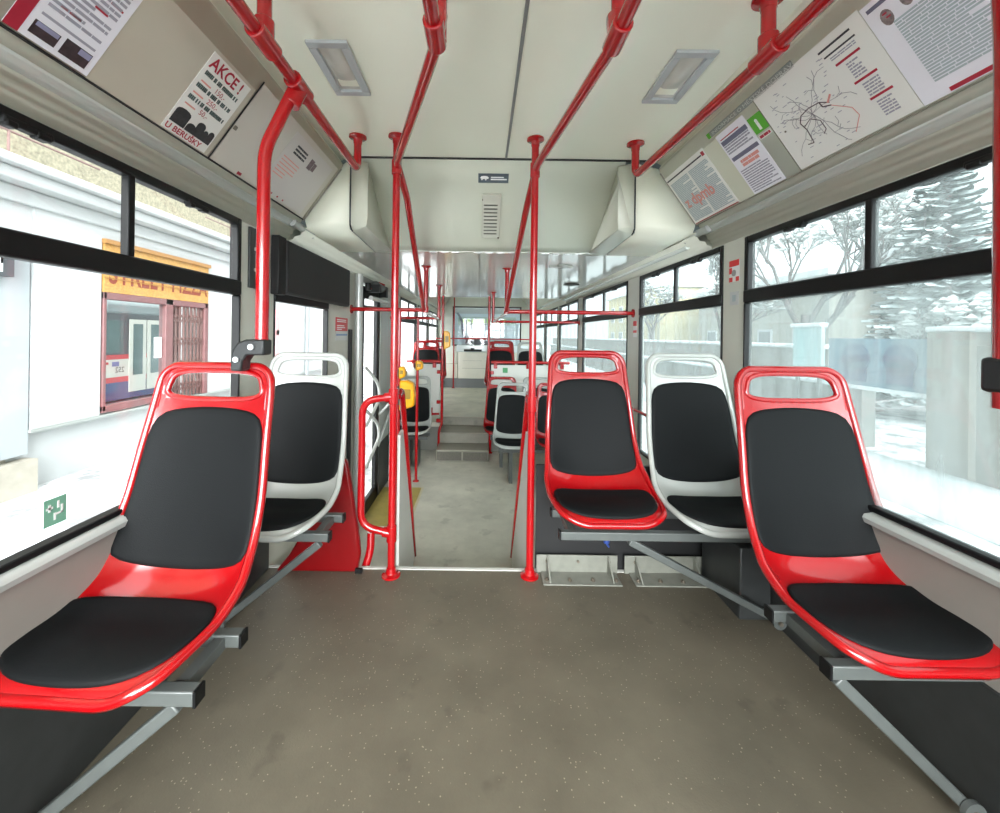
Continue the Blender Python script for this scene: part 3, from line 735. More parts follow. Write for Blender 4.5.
MB().tube([(.795, .62, 1.955), (.868, .66, 1.67), (.872, .66, 1.06)], .0195, bend=.06).build('tube', RED, t)
MB().box(.85, .90, .635, .685, 1.085, 1.145).build('clamp_bracket', mat('bracket_black', (28, 30, 31), .45), t, bevel=.008)
# central overhead rails
def central(xn, yb, xp, yp, zk, kink, end, label, lx):
    t = thing('overhead_rail', label, 'rail', (xp, yp, CEIL)); z = 1.962
    MB().tube([(xn, YE+.03, z), (xn, yb, z), (xp+lx, yp-.03, 1.985), (kink[0]+lx, kink[1], kink[2]), end], .0185, bend=.045).build('tube', RED, t)
    for y in (yb-.01, -.6):
        MB().tube([(xn+.01, y, z), (xn+.01, y, CEIL-.002)], .0185).build('hanger', RED, t); flange(t, (xn+.01, y, CEIL-.001))
        joint(t, (xn, y-.075, z), (xn, y+.02, z), r=.0265, c=(xn+.005, y, z+.07))
    return t
central(-.135, 1.09, -.417, 1.935, 0, (-.412, 2.14, 1.90), (-.47, 3.2, 1.37), 'red rail bending from above the aisle to the D-handle pole, then down', -.0)
central(.345, 1.09, .252, 1.945, 0, (.233, 2.17, 1.87), (.190, 3.2, 1.37), 'red rail bending from above the aisle to the plain pole, then down', 0)
# low section rails
def cross_rail(x0, x1, y, z, label, droppers=()):
    t = thing('cross_rail', label, 'rail', ((x0+x1)/2, y, z))
    MB().tube([(x0, y, z), (x1, y, z)], .0165).build('tube', RED, t)
    for x in (x0, x1):
        if abs(x-XL) < .05 or abs(x-XR) < .05: MB().lathe([(.035, -.004), (.035, .004)], (x, y, z), axis='x', n=18).build('wall_flange', RED, t)
    for x in droppers:
        MB().tube([(x, y, z-.01), (x, y, LCEIL-.002)], .0175).build('dropper', RED, t); flange(t, (x, y, LCEIL-.001), r=.04)
        joint(t, (x, y, z-.02), (x, y, z+.03), r=.024)
cross_rail(XL+.005, -.462, 3.23, 1.365, 'red cross rail over the door, nearer of the two', (-.458,))
cross_rail(.195, XR-.005, 3.28, 1.365, 'red cross rail reaching to the window pillar, nearer of the two', (.200,))
cross_rail(XL+.005, -.488, 4.49, 1.35, 'red cross rail over the far end of the door', (-.489,))
cross_rail(.145, XR-.005, 5.10, 1.345, 'red cross rail just before the raised rear platform, window side', (.14,))
for x0, y0, x1, y1, lab in ((-.462, 3.23, -.489, 4.49, 'slim pale rail linking the two cross rails on the door side'), (.198, 3.28, .145, 5.10, 'slim pale rail linking the two cross rails on the window side')):
    tag(MB().tube([(x0, y0, 1.352), (x1, y1, 1.342)], .013).build('link_rail', mat('pale_rail', (208, 204, 200), .2, coat=.3)), lab, 'rail')
def pole(x, y, z0, z1, label, r=.0165, kink=None):
    t = thing('grab_pole', label, 'pole', (x, y, z0))
    pts = [(x, y, z1), (x, y, z0)] if not kink else [(x, y, z1), (x, y, kink[1]), (x+kink[0], y-.02, kink[1]-.1), (x+kink[0], y-.02, z0)]
    MB().tube(pts, r, bend=.04).build('tube', RED, t)
    MB().lathe([(.036, 0), (.036, .006), (r+.003, .016)], (x+(kink[0] if kink else 0), y-(.02 if kink else 0), z0), n=16).build('flange', RED, t)
    return t
pole(-.716, 4.47, LOW+.001, 1.35, 'thin red pole standing in the low section beside the door', .0155)
pole(-.668, 3.23, LOW+.001, 1.355, 'red pole mostly hidden behind the D-handle pole, holding the big yellow validator', .016)
for x, lab, kk in ((-.548, 'red pole at the steps on the door side, with an orange validator', -.035), (.098, 'red pole at the steps on the window side', .035)):
    t = pole(x, 5.60, LOW+.001, LCEIL-.002, lab, .0185, (kk, -.08))
    b = MB()
    for z in (-.06, .20, .62): MB().box(x+(.02 if kk > 0 else -.075), x+(.075 if kk > 0 else -.02), 5.58, 5.62, z, z+.05).build('rubber_stop', RED, t, bevel=.008)
pole(-.655, 9.35, FZ+.001, 2.1, 'thin red pole standing before the rear console', .015)
t = thing('rear_handrail', 'thin red handrail across the rear window', 'rail', (0, 9.2, 1.08)); MB().tube([(XL, 9.2, 1.08), (XR, 9.2, 1.08)], .014).build('tube', RED, t)

# stair side panels with red rails
for x, xf, lab in ((-.412, -.478, 'white wedge panel with a red edge rail at the step, beside the D-handle pole'), (.248, .247, 'white wedge panel with a red edge rail at the step, beside the plain aisle pole')):
    t = thing('step_guard', lab, 'guard panel', (x, 2.3, LOW))
    X = lambda y: x+(xf-x)*(y-2.05)/.9
    MB().prism([(X(2.01)-.008, 2.01, .66), (X(2.13)-.008, 2.13, .66), (X(2.92)-.008, 2.92, LOW+.02), (X(2.01)-.008, 2.01, LOW+.01)], (.014, 0, 0)).build('panel', mat('guard_white', (206, 206, 200), .35), t)
    MB().tube([(x, 1.975, .86), (x, 2.07, .885), (X(2.14), 2.14, .80), (X(2.97), 2.97, LOW+.002)], .0165, bend=.05).build('edge_rail', RED, t)

# validators
def validator(x, y, z, h, w, lab, face=-1):
    t = thing('ticket_validator', lab, 'validator', (x, y, z))
    b = MB(); hw = w/2
    b.prism([(x-hw*.9, y-.045, z-h/2), (x+hw, y-.045, z-h/2*.7), (x+hw*1.1, y-.045, z), (x+hw*.9, y-.045, z+h/2*.8), (x+hw*.1, y-.045, z+h/2), (x-hw*.9, y-.045, z+h/2)], (0, .09, 0)); b.build('housing', YEL, t, bevel=.014)
    b = MB(); b.box(x-hw*.5, x+hw*.6, y-.052, y-.044, z-h*.1, z+h*.22); b.build('display', mat('validator_display', (150, 120, 40), .3), t, bevel=.004)
    b = MB(); b.box(x-hw*1.3, x-hw*.85, y-.03, y+.03, z-h*.3, z+h*.3); b.build('mount', BLKM, t, bevel=.004)
validator(-.593, 3.20, .68, .24, .12, 'large orange-yellow ticket validator behind the D-handle pole')
validator(-.635, 3.21, .86, .10, .05, 'small yellow box peeking from behind the D-handle pole')
validator(-.692, 4.445, .82, .11, .08, 'small yellow stop button box on the thin red pole by the door')
validator(-.488, 5.58, 1.09, .26, .09, 'orange validator mounted high on the red pole at the steps')

# partitions at the raised platform
for x0, x1, lab, s_ in ((XL+.005, -.585, 'white partition under a red rail on the door side of the steps', -1), (.135, XR-.005, 'white partition with a small green sign under a red rail, window side', 1)):
    t = thing('partition', lab, 'partition', ((x0+x1)/2, 5.66, LOW))
    MB().box(x0, x1, 5.66, 5.675, .02, .75).build('panel', mat('partition_white', (206, 207, 200), .35), t, bevel=.004)
    MB().tube([(x0, 5.64, .79), (x1+(.02 if s_ < 0 else .004), 5.64, .79)], .021).build('top_rail', RED, t)
    for x in ((x0+.12, x1-.08) if s_ < 0 else (x0+.06, x0+.52, x1-.1)): MB().box(x-.025, x+.025, 5.625, 5.658, .70, .78).build('rail_bracket', RED, t, bevel=.005)
    if s_ < 0:
        b = MB(); b.tube([(-.80, 5.63, .05), (-.585, 5.63, .05)], .015); b.box(-.72, -.68, 5.615, 5.645, .03, .14); b.build('lower_rail', RED, t)
tag(MB().box(.30, .37, 5.652, 5.658, .64, .71).build('green_sign', mat('sign_green', (50, 140, 80), .4)), 'small green square sign on the white partition beside the steps', 'sign')

# rear console
t = thing('rear_console', 'cream driver console with grey plinth below the rear window', 'console', (.1, 9.5, FZ))
CRM = mat('console_cream', (214, 210, 198), .4, var=.04)
MB().box(-.56, 1.1, 9.42, 9.68, .14, .76).build('body', CRM, t, bevel=.01)
MB().box(-1.0, -.57, 9.46, 9.68, .14, .48).build('side_box', CRM, t, bevel=.01)
MB().box(-1.0, 1.1, 9.43, 9.68, FZ+.001, .138).build('plinth', mat('plinth_grey', (110, 112, 114), .5), t)
MB().box(-.60, 1.1, 9.43, 9.68, .762, .93).build('glossy_top', mat('console_white', (214, 222, 224), .12, coat=.4), t, bevel=.02)
b = MB(); b.box(-.42, .0, 9.39, 9.425, .78, .83); b.box(-.26, -.17, 9.39, 9.425, .83, .86); b.build('control_bar', BLK, t, bevel=.006)
MB().box(-.46, .95, 9.415, 9.419, .38, .384).build('panel_groove', DSEAM, t); MB().box(-.44, .0, 9.415, 9.419, .56, .563).build('panel_groove', DSEAM, t)

# ------------------------------------------------------------------ left wall fittings
t = thing('display_board', 'long black display board hung across the top of the street-side window', 'display board', (XL, 2.55, 1.37))
MB().box(XL+.004, XL+.055, 2.06, 3.04, 1.368, 1.648).build('board', BLKM, t, bevel=.014)
MB().box(XL+.003, XL+.045, 1.99, 2.065, 1.36, 1.655).build('end_bracket', BLK, t, bevel=.004)
b = MB(); b.box(XL+.001, XL+.012, 1.80, 1.875, 1.37, 1.645); b.build('bracket_plate', mat('plate_dark', (46, 50, 50), .5), t, bevel=.002)
b = MB()
for z in (1.455, 1.55): b.lathe([(.008, 0), (.008, .003)], (XL+.012, 1.838, z), axis='x', n=12)
b.build('bracket_screw', ALU, t)
# fender panel
t = thing('fender_panel', 'red curved fender panel beside the white seat at the step edge', 'fender panel', (-.78, 2.0, 0))
prof = [(-.995, .0), (-.93, .08), (-.86, .20), (-.79, .34), (-.73, .46), (-.685, .545), (-.665, .555), (-.652, .535), (-.62, .36), (-.595, .20), (-.582, .09), (-.595, .0)]
MB().prism([(x, 1.955, z) for x, z in prof], (0, .035, 0)).build('face', mat('fender_red', (118, 2, 7), .3, coat=.2), t, bevel=.01)
b = MB(); b.box(-.600, -.568, 1.940, 1.955, .004, .025); b.build('foot_bracket', BLK, t)
b = MB(); b.tube([(-.585, 2.02, -.05), (-.555, 2.05, .06), (-.560, 2.07, .14)], .02, bend=.04); b.build('pipe', RED, t)
# door
t = thing('door_1', None, None, (XL, 3.7, LOW)); t['kind'] = 'structure'
b = MB(); b.box(XL+.0, XL+.04, 3.42, 3.47, LOW+.02, 1.58); b.box(XL, XL+.04, 3.90, 4.0, LOW+.02, 1.58); b.box(XL, XL+.04, 3.42, 4.0, LOW+.02, LOW+.14); b.box(XL, XL+.04, 3.42, 4.0, 1.48, 1.58); b.build('door_frame', BLK, t, bevel=.006)
MB().box(XL+.016, XL+.022, 3.45, 3.93, LOW+.1, 1.52).build('door_pane', GL_L, t)
b = MB()
for z0 in (.62, .25):
    b.tube([(XL+.05, 3.50, z0+.25), (XL+.10, 3.74, z0+.08), (XL+.10, 3.80, z0-.06), (XL+.06, 3.50, z0-.26)], .015, bend=.12)
b.build('door_handle', mat('pale_rail2', (206, 208, 204), .25, coat=.3), t)
# silver door post, panel next to the door
tag(MB().tube([(XL+.05, 3.27, LOW+.002), (XL+.05, 3.27, 1.655)], .032, n=18).build('door_post', mat('post_silver', (182, 184, 180), .28, metal=.2)), 'silver upright post at the near edge of the door', 'post')
tag(MB().tube([(XL+.085, 4.45, LOW+.002), (XL+.085, 4.45, 1.655)], .022, n=14).build('door_post', mat('post_silver', (182, 184, 180), .28)), 'thin silver post at the far edge of the door', 'post')
b = MB(); b.box(XL+.001, XL+.03, 4.06, 4.74, .05, 1.60); struct(b.build('trim_20', mat('door_side_panel', (176, 180, 176), .3), bevel=.006))
b = MB(); b.box(XL+.001, XL+.03, 4.06, 4.74, LOW, .048); struct(b.build('trim_21', DARKW))
b = MB(); b.box(XL+.001, XL+.018, 3.16, 3.22, -.1, 1.20); struct(b.build('trim_22', BLKM, bevel=.004))
b = MB(); b.tube([(XL+.09, 4.44, .75), (XL+.16, 4.2, .56), (XL+.16, 4.15, .5), (XL+.04, 3.98, .36)], .014, bend=.1); b.tube([(XL+.09, 4.44, .42), (XL+.04, 3.98, .05)], .013)
tag(b.build('door_handrail', mat('pale_rail2', (206, 208, 204), .25)), 'curved white handrail on the far side of the door', 'handrail')
# door mechanism
t = thing('door_mechanism', 'exposed door drive with motor and arm above the door', 'mechanism', (XL+.08, 3.7, 1.6))
b = MB(); b.box(XL+.002, XL+.05, 3.38, 4.05, 1.60, 1.655); b.build('back_plate', mat('mech_grey', (120, 122, 116), .4), t)
b = MB(); b.lathe([(.03, -.13), (.04, -.12), (.04, .10), (.022, .12)], (XL+.10, 3.70, 1.60), axis='y', n=16); b.build('motor', mat('mech_dark', (70, 72, 70), .4, metal=.4), t)
b = MB(); b.box(XL+.05, XL+.16, 3.50, 3.55, 1.53, 1.60); b.build('bracket', BLK, t); b = MB(); b.box(XL+.06, XL+.13, 3.86, 3.93, 1.52, 1.62); b.build('bracket', BLK, t); b = MB(); b.lathe([(.025, 0), (.025, .06)], (XL+.08, 3.42, 1.54), n=12); b.build('end_stop', BLK, t)
b = MB(); b.tube([(XL+.10, 3.44, 1.475), (XL+.11, 3.98, 1.485)], .02); b.build('cover_tube', mat('pale_rail2', (206, 208, 204), .25), t)
b = MB(); b.tube([(XL+.08, 3.5, 1.56), (XL+.12, 3.62, 1.63), (XL+.15, 3.7, 1.62)], .008); b.build('hose', RED, t)
b = MB(); b.tube([(XL+.06, 3.42, 1.40), (XL+.07, 4.02, 1.42)], .012); b.build('drive_rod', STEEL, t)
# red notice by the door
ex_l = Vector((0, 1, 0)); ey_l = Vector((0, 0, 1))
t = tag(MB().box(XL+.001, XL+.004, 2.89, 3.14, 1.185, 1.285).build('door_notice', mat('notice_red', (206, 60, 66), .35), loc=(XL, 3.0, 1.2)), 'red notice with white lines on the wall before the door', 'notice')
b = MB()
for k, (w, z) in enumerate(((.19, 1.265), (.19, 1.252), (.15, 1.222), (.17, 1.208), (.10, 1.195))): b.box(XL+.004, XL+.0055, 2.91, 2.91+w, z, z+.006)
b.build('small_lettering', PRW, t)
b = MB(); b.box(XL+.001, XL+.004, 2.89, 3.14, 1.115, 1.184); o = b.build('lower_strip', mat('notice_white', (206, 208, 206), .4), t)
b = MB(); b.box(XL+.004, XL+.0055, 2.90, 3.13, 1.150, 1.163); b.build('blue_strip', LBLUE, t)
# pillar sticker on window side
t = tag(MB().box(XR-.004, XR-.001, 1.93, 2.005, 1.45, 1.555).build('pillar_sticker', mat('sticker_white', (222, 222, 220), .4), loc=(XR, 1.97, 1.5)), 'red and white safety sticker on the window pillar', 'sticker')
b = MB(); b.box(XR-.0055, XR-.004, 1.93, 2.005, 1.525, 1.555); b.box(XR-.0055, XR-.004, 1.93, 1.953, 1.45, 1.472); b.box(XR-.0055, XR-.004, 1.98, 2.005, 1.45, 1.472); b.box(XR-.0055, XR-.004, 1.985, 2.005, 1.49, 1.52); b.build('red_print', INKR if False else mat('sticker_red', (214, 44, 44), .4), t)
b = MB(); b.lathe([(.016, 0), (.016, .002)], (XR-.0065, 1.968, 1.492), axis='x', n=18); b.build('round_mark', mat('mark_grey', (150, 150, 150), .4), t)
t = tag(MB().box(XR-.003, XR-.001, 1.935, 2.0, 1.335, 1.40).build('pillar_sticker', mat('sticker_pale', (190, 192, 192), .4), loc=(XR, 1.97, 1.37)), 'small pale grey sticker below the red one on the pillar', 'sticker')
b = MB(); b.box(XR-.0045, XR-.003, 1.955, 1.98, 1.352, 1.384); b.build('print', INKT, t)
t = tag(MB().box(XR-.004, XR-.001, 3.20, 3.27, 1.17, 1.30).build('pillar_sticker', mat('sticker_white', (222, 222, 220), .4), loc=(XR, 3.24, 1.24)), 'red and white sticker on the farther window pillar below the cross rail', 'sticker')
b = MB(); b.box(XR-.0055, XR-.004, 3.20, 3.27, 1.26, 1.30); b.box(XR-.0055, XR-.004, 3.20, 3.27, 1.205, 1.225); b.build('red_print', mat('sticker_red', (214, 44, 44), .4), t)
# grab rail along the low windows
tag(MB().tube([(XR-.03, 2.02, .60), (XR-.035, 3.2, .60)], .012).build('window_rail', RED), 'short red rail along the low window behind the white seat', 'rail')
# window sticker, street side (seen through the glass)
xo_ = XL-.013
t = tag(MB().box(xo_-.001, xo_, .985, 1.039, .676, .744).build('window_sticker', mat('sticker_green', (120, 172, 148), .5), loc=(xo_, 1.01, .71)), 'small green first-aid sticker on the street-side glass', 'sticker')
xx = (xo_, xo_+.0008)
for q in ((.990, 1.006, .718, .724), (.995, 1.001, .712, .730)): MB().box(*xx, *q).build('white_cross_bar', PRW, t)
b = MB(); b.box(*xx, 1.016, 1.021, .716, .734); b.box(*xx, 1.013, 1.030, .700, .705); b.box(*xx, 1.008, 1.013, .688, .706); b.box(*xx, 1.025, 1.030, .700, .722); b.build('white_figure', PRW, t)

# ------------------------------------------------------------------ posters on the coves
class Frame:
    def __init__(s, side, y, o=.0):
        s.side = side
        xb, zb, xt, zt = (XC+side*BOTU, BOTZ, XC+side*TOPU, TOPZ)
        s.B = Vector((xb, 0, zb)); s.up = (Vector((xt, 0, zt))-s.B).normalized(); s.ex = Vector((0, -side, 0)); s.n = s.ex.cross(s.up)
        s.y = y
    def P(s, a, h, off=.004): return s.B+Vector((0, s.y, 0))+s.ex*a+s.up*h+s.n*off
    def quad(s, b, a0, a1, h0, h1, off, th=.0006): return b.prism([s.P(a0, h0, off), s.P(a1, h0, off), s.P(a1, h1, off), s.P(a0, h1, off)], s.n*th)
def sheet(F, a0, a1, h0, h1, label, m=PAPER, name='poster', cat_='poster', off=.0032, th=.0012):
    c = F.P((a0+a1)/2, (h0+h1)/2, off); return tag(F.quad(MB(), a0, a1, h0, h1, off, th).build(name, m, loc=c), label, cat_)
def bars(F, t, items, m, name, off=.0048):
    if name in ('photograph', 'photograph_sky', 'crimson_rule', 'header_bar', 'crest', 'small_mark', 'crimson_mark', 'red_detail', 'price_rule'):
        for q in items: F.quad(MB(), *q, off).build(name, m, t)
        return
    b = MB()
    for q in items: F.quad(b, *q, off)
    o = b.build(name, m, t)
    if name == 'place_name_lettering': o['kind'] = 'stuff'
def para(a0, a1, h0, h1, n, seed=0, fill=.55):
    r = random.Random(seed); out = []; st_ = (h1-h0)/n
    for i in range(n):
        y = h1-(i+1)*st_; x = a0; e = a1 if r.random() > .2 else a0+(a1-a0)*r.uniform(.5, .9)
        while x < e-.004:
            w = min(e-x, r.uniform(.008, .05)*(a1-a0)/.15+.004)
            out.append((x, x+w, y, y+st_*fill)); x += w+.0022
    return out
# left, street side. reading direction runs away from the camera: a = y
F = Frame(-1, 0)
t = sheet(F, .800, .972, .003, .262, 'white notice with crimson side band and two small train photographs, above the street window')
bars(F, t, [(.800, .826, .003, .262)], INKR, 'side_band')
bars(F, t, [(.838, .889, .016, .047), (.899, .958, .014, .052)], mat('photo_dark', (58, 44, 48), .5, var=.5, scale=60), 'photograph')
bars(F, t, [(.842, .886, .036, .046), (.93, .956, .036, .05)], mat('photo_sky', (150, 150, 180), .5), 'photograph_sky', .0056)
bars(F, t, para(.840, .955, .085, .24, 12, 1), INK, 'small_lettering'); bars(F, t, [(.84, .955, .062, .068)], INK, 'rule')
bars(F, t, [(.858, .872, .098, .103), (.876, .900, .098, .103), (.905, .935, .145, .150), (.925, .955, .175, .180), (.86, .9, .2, .205)], INKR, 'crimson_rule')
t = sheet(F, .972, 1.402, -.001, .288, 'plain beige backing panel between the notice and the AKCE poster', TAUPE, 'backing_panel', 'panel', .0012, .0016)
t = sheet(F, 1.196, 1.382, .003, .277, 'white AKCE poster with crimson letters and dark barrels photo', PAPER2)
text('AKCE !', F.P(1.206, .232), F.ex, F.up, .052, INKR, t, sx=.92, off=.0016, bold=.0012)
for (h0, h1) in ((.206, .220), (.162, .176), (.120, .134)):
    q_ = []; x_ = 1.210
    while x_ < 1.366: w_ = rnd.uniform(.0035, .0065); q_.append((x_, x_+w_, h0, h1)); x_ += w_+rnd.choice((.0012, .0012, .0012, .006))
    bars(F, t, q_, mat('slate_ink', (74, 88, 86), .6), 'small_lettering')
for s_, h in (('150,-', .182), ('250,-', .140), ('50,-', .098)): text(s_, F.P(1.272, h), F.ex, F.up, .024, INKR, t, off=.0016)
bars(F, t, [(1.214, 1.256, .183, .188), (1.214, 1.256, .142, .147), (1.214, 1.256, .100, .105)], INKP, 'price_rule')
b = MB()
for x0, x1, h0, h1 in ((1.205, 1.262, .032, .086), (1.265, 1.300, .032, .062), (1.296, 1.33, .032, .084), (1.33, 1.352, .032, .07), (1.352, 1.376, .032, .078)):
    pts = [F.P(x0, h0, .0048), F.P(x1, h0, .0048)]+[F.P((x0+x1)/2+(x1-x0)/2*math.cos(a), h1-.012+.012*math.sin(a), .0048) for a in [PI*k/6 for k in range(7)]]
    b.prism(pts, F.n*.0006)
b.build('barrels_photo', mat('photo_barrels', (46, 46, 48), .5, var=.4, scale=90), t)
text('U BERUŠKY', F.P(1.203, .008), F.ex, F.up, .026, INKR, t, sx=1.12, off=.0016, bold=.0006)
t = sheet(F, 1.415, 2.14, .001, .325, 'thin pale sheet with faint prints and a small crest, next to the ceiling bulkhead', mat('sheet_pale', (196, 190, 180), .35), th=.001)
bars(F, t, [(1.70, 2.10, .010, .300)], mat('sheet_lilac', (200, 195, 192), .4), 'inner_sheet', .0044)
bars(F, t, para(1.76, 1.86, .22, .27, 3, 8), INKD, 'small_lettering', .0054); bars(F, t, para(1.72, 1.86, .10, .2, 6, 9, .3), INKP, 'pale_lettering', .0054)
bars(F, t, [(1.90, 1.935, .21, .262), (1.938, 1.965, .215, .255)], mat('crest', (110, 90, 96), .5, var=.4, scale=80), 'crest', .0054)
bars(F, t, [(1.56, 1.585, .006, .018), (1.80, 1.81, .016, .024), (1.85, 1.86, .016, .024), (1.90, 1.91, .016, .024)], INKR, 'small_mark', .0054)
b = MB(); q = F.P(1.425, .14, .006); b.obox(q, F.ex, F.up, F.n, .008, .008, .003); b.build('catch', BOLT, t, bevel=.003)
b = MB(); b.beam(F.P(1.410, -.003, .003), F.P(1.410, .33, .003), .004, .004); struct(b.build('trim_23', DSEAM))
b = MB(); b.beam(F.P(YE, -.004, .002), F.P(2.16, -.004, .002), .005, .005); struct(b.build('trim_24', DSEAM))
# right side: reading direction runs toward the camera: y = -a
F = Frame(1, 0)
t = sheet(F, -2.165, -1.800, .004, .300, 'white and cream timetable sheet with large faint red word, nearest the bulkhead', PAPER2)
bars(F, t, para(-2.15, -1.985, .02, .255, 30, 11, .7)+para(-1.97, -1.815, .02, .255, 30, 12, .7), INKT, 'small_lettering')
bars(F, t, [(-2.16, -1.83, .272, .279)], INKD, 'header_rule'); b = MB(); b.lathe([(.009, 0), (.009, .001)], (0, 0, 0), n=12)
bars(F, t, [(-1.826, -1.806, .268, .288), (-2.16, -1.802, .004, .008)], INKR, 'crimson_mark')
text('z dpmb', F.P(-2.13, .098, .006), F.ex, F.up, .082, INKP, t, sx=1.02, off=.001, bold=.002)
t = sheet(F, -1.800, -1.700, .001, .292, 'blank cream filler card between the two timetables', mat('card_cream', (206, 206, 188), .45), 'filler_card', 'card', .002, .001)
t = sheet(F, -1.700, -1.525, .001, .296, 'white timetable notice with dark header bars beside the green info sign', PAPER)
bars(F, t, para(-1.69, -1.54, .20, .255, 5, 13, .6)+para(-1.69, -1.54, .01, .12, 11, 14, .55), INK, 'small_lettering')
bars(F, t, [(-1.685, -1.57, .268, .272)], INKR, 'crimson_rule'); bars(F, t, [(-1.69, -1.535, .242, .262), (-1.69, -1.535, .165, .182)], mat('ink_slate', (110, 108, 130), .6), 'header_bar', .0054)
bars(F, t, para(-1.66, -1.55, .125, .158, 2, 15, .8), INKP, 'pale_lettering')
t = sheet(F, -1.522, -1.455, .200, .268, 'green square information sign with white letter i', GREEN, 'info_sign', 'sign')
text('i', F.P(-1.4885, .212), F.ex, F.up, .058, PRW, t, align='CENTER', off=.0016, bold=.004)
t = sheet(F, -1.520, -1.458, .176, .194, 'tiny red-lettered label below the green info sign', PAPER2, 'small_label', 'label'); bars(F, t, para(-1.515, -1.463, .179, .191, 1, 17, .9), INKR, 'small_lettering')
t = sheet(F, -1.715, -1.262, .306, .330, 'long grey banner strip above the timetables and route map', mat('banner_grey', (138, 142, 138), .4), 'banner_strip', 'banner')
bars(F, t, [(-1.735, -1.716, .306, .330)], GREEN, 'green_square', .004)
text('INFORMACE O MĚSTSKÉ DOPRAVĚ', F.P(-1.700, .311), F.ex, F.up, .0185, mat('banner_ink', (204, 206, 200), .5), t, sx=1.55, off=.0016)
b = MB(); q = F.P(-1.415, .150, .004); b.obox(q, F.ex, F.up, F.n, .003, .003, .002); tag(b.build('panel_catch', BOLT), 'tiny screw on the cove panel between notice and map', 'screw')
t = sheet(F, -1.450, -1.048, .004, .312, 'large white route map with branching grey lines and crimson rules', PAPER2)
rr = random.Random(5); b = MB(); b2 = MB(); b3 = MB()
def route(bb, pts, w, off):
    for (a0, h0), (a1, h1) in zip(pts, pts[1:]):
        p = F.P(a0, h0, off); q = F.P(a1, h1, off); d = (q-p).normalized(); sd = F.n.cross(d)*w/2
        bb.prism([p-sd, q-sd, q+sd, p+sd], F.n*.0004)
hub = (-1.30, .15)
for k in range(13):
    a = 2*PI*k/13+rr.uniform(-.2, .2); p = list(hub); pts = [tuple(p)]
    L_ = rr.uniform(.07, .14)
    for i in range(7):
        a += rr.uniform(-.5, .5); p = [p[0]+math.cos(a)*L_/6, p[1]+math.sin(a)*L_/6]; p[0] = max(-1.44, min(-1.16, p[0])); p[1] = max(.015, min(.30, p[1])); pts.append(tuple(p))
    route(b, pts, .0014, .0048)
    q = pts[4]; r_ = a+1.2; route(b, [q, (q[0]+.018*math.cos(r_), q[1]+.018*math.sin(r_)), (q[0]+.034*math.cos(r_+.4), q[1]+.034*math.sin(r_+.4))], .0012, .0048)
b.build('route_lines', mat('map_grey', (150, 146, 150), .6), t)
route(b2, [(-1.372, .070), (-1.350, .066), (-1.345, .115), (-1.352, .145), (-1.335, .165), (-1.30, .172), (-1.262, .168), (-1.235, .150)], .0034, .0054)
route(b2, [(-1.345, .128), (-1.315, .140), (-1.29, .118), (-1.29, .085), (-1.305, .075)], .0026, .0054); route(b2, [(-1.262, .168), (-1.26, .15), (-1.235, .14)], .004, .0054); b2.build('main_route', mat('map_dark', (92, 76, 82), .6), t)
route(b3, [(-1.24, .152), (-1.22, .170)], .006, .006); route(b3, [(-1.235, .14), (-1.19, .10), (-1.185, .07), (-1.22, .03)], .0022, .006); b3.build('crimson_route', INKP, t)
q_ = []
for _ in range(70):
    a_ = rr.uniform(-1.44, -1.19); h_ = rr.uniform(.015, .28); w_ = rr.uniform(.006, .014); q_.append((a_, a_+w_, h_, h_+.0025))
bars(F, t, q_, mat('map_faint', (170, 168, 178), .6), 'place_name_lettering', .0046)
bars(F, t, [(-1.185, -1.085, .283, .289), (-1.178, -1.082, .262, .267)], INKD, 'header_lettering'); bars(F, t, para(-1.165, -1.09, .245, .258, 2, 33), INK, 'small_lettering')
bars(F, t, [(-1.163, -1.090, .224, .231), (-1.150, -1.085, .150, .157), (-1.140, -1.078, .088, .095)], INKR, 'crimson_rule')
bars(F, t, para(-1.14, -1.105, .165, .218, 6, 22)+para(-1.135, -1.09, .10, .145, 5, 23)+para(-1.13, -1.09, .03, .082, 6, 24), INK, 'small_lettering')
t = sheet(F, -1.046, -.780, .003, .305, 'white notice with two portraits and crimson bottom band, at the camera end of the cove', PAPER)
bars(F, t, [(-1.035, -.97, .282, .292)], mat('ink_slate', (110, 108, 130), .6), 'header_bar')
bars(F, t, para(-1.000, -.84, .045, .232, 24, 25, .62), INKT, 'small_lettering')
b = MB()
for a0, h0, r0 in ((-1.005, .247, .017), (-.955, .258, .016)): b.prism([F.P(a0+r0*.8*math.cos(x), h0+r0*1.25*math.sin(x), .0048) for x in [2*PI*k/16 for k in range(16)]], F.n*.0006)
b.build('portrait', mat('portrait_grey', (136, 122, 122), .5, var=.5, scale=120), t)
bars(F, t, [(-1.006, -.996, .245, .249), (-1.01, -1.0, .256, .260)], INKR, 'red_detail', .0058)
bars(F, t, para(-.935, -.9, .25, .285, 3, 26), INKP, 'pale_lettering')
bars(F, t, [(-.985, -.80, .006, .017)], INKR, 'crimson_band'); bars(F, t, [(-.865, -.845, .025, .05)], INKD, 'square_mark')
b = MB(); b.beam(F.P(-1.4525, -.002, .003), F.P(-1.4525, .31, .003), .003, .003); struct(b.build('trim_25', mat('rule_grey', (120, 120, 104), .5)))
b = MB(); b.beam(F.P(-2.16, -.004, .002), F.P(-YE, -.004, .002), .004, .004); struct(b.build('trim_26', mat('rule_grey2', (140, 138, 124), .5)))

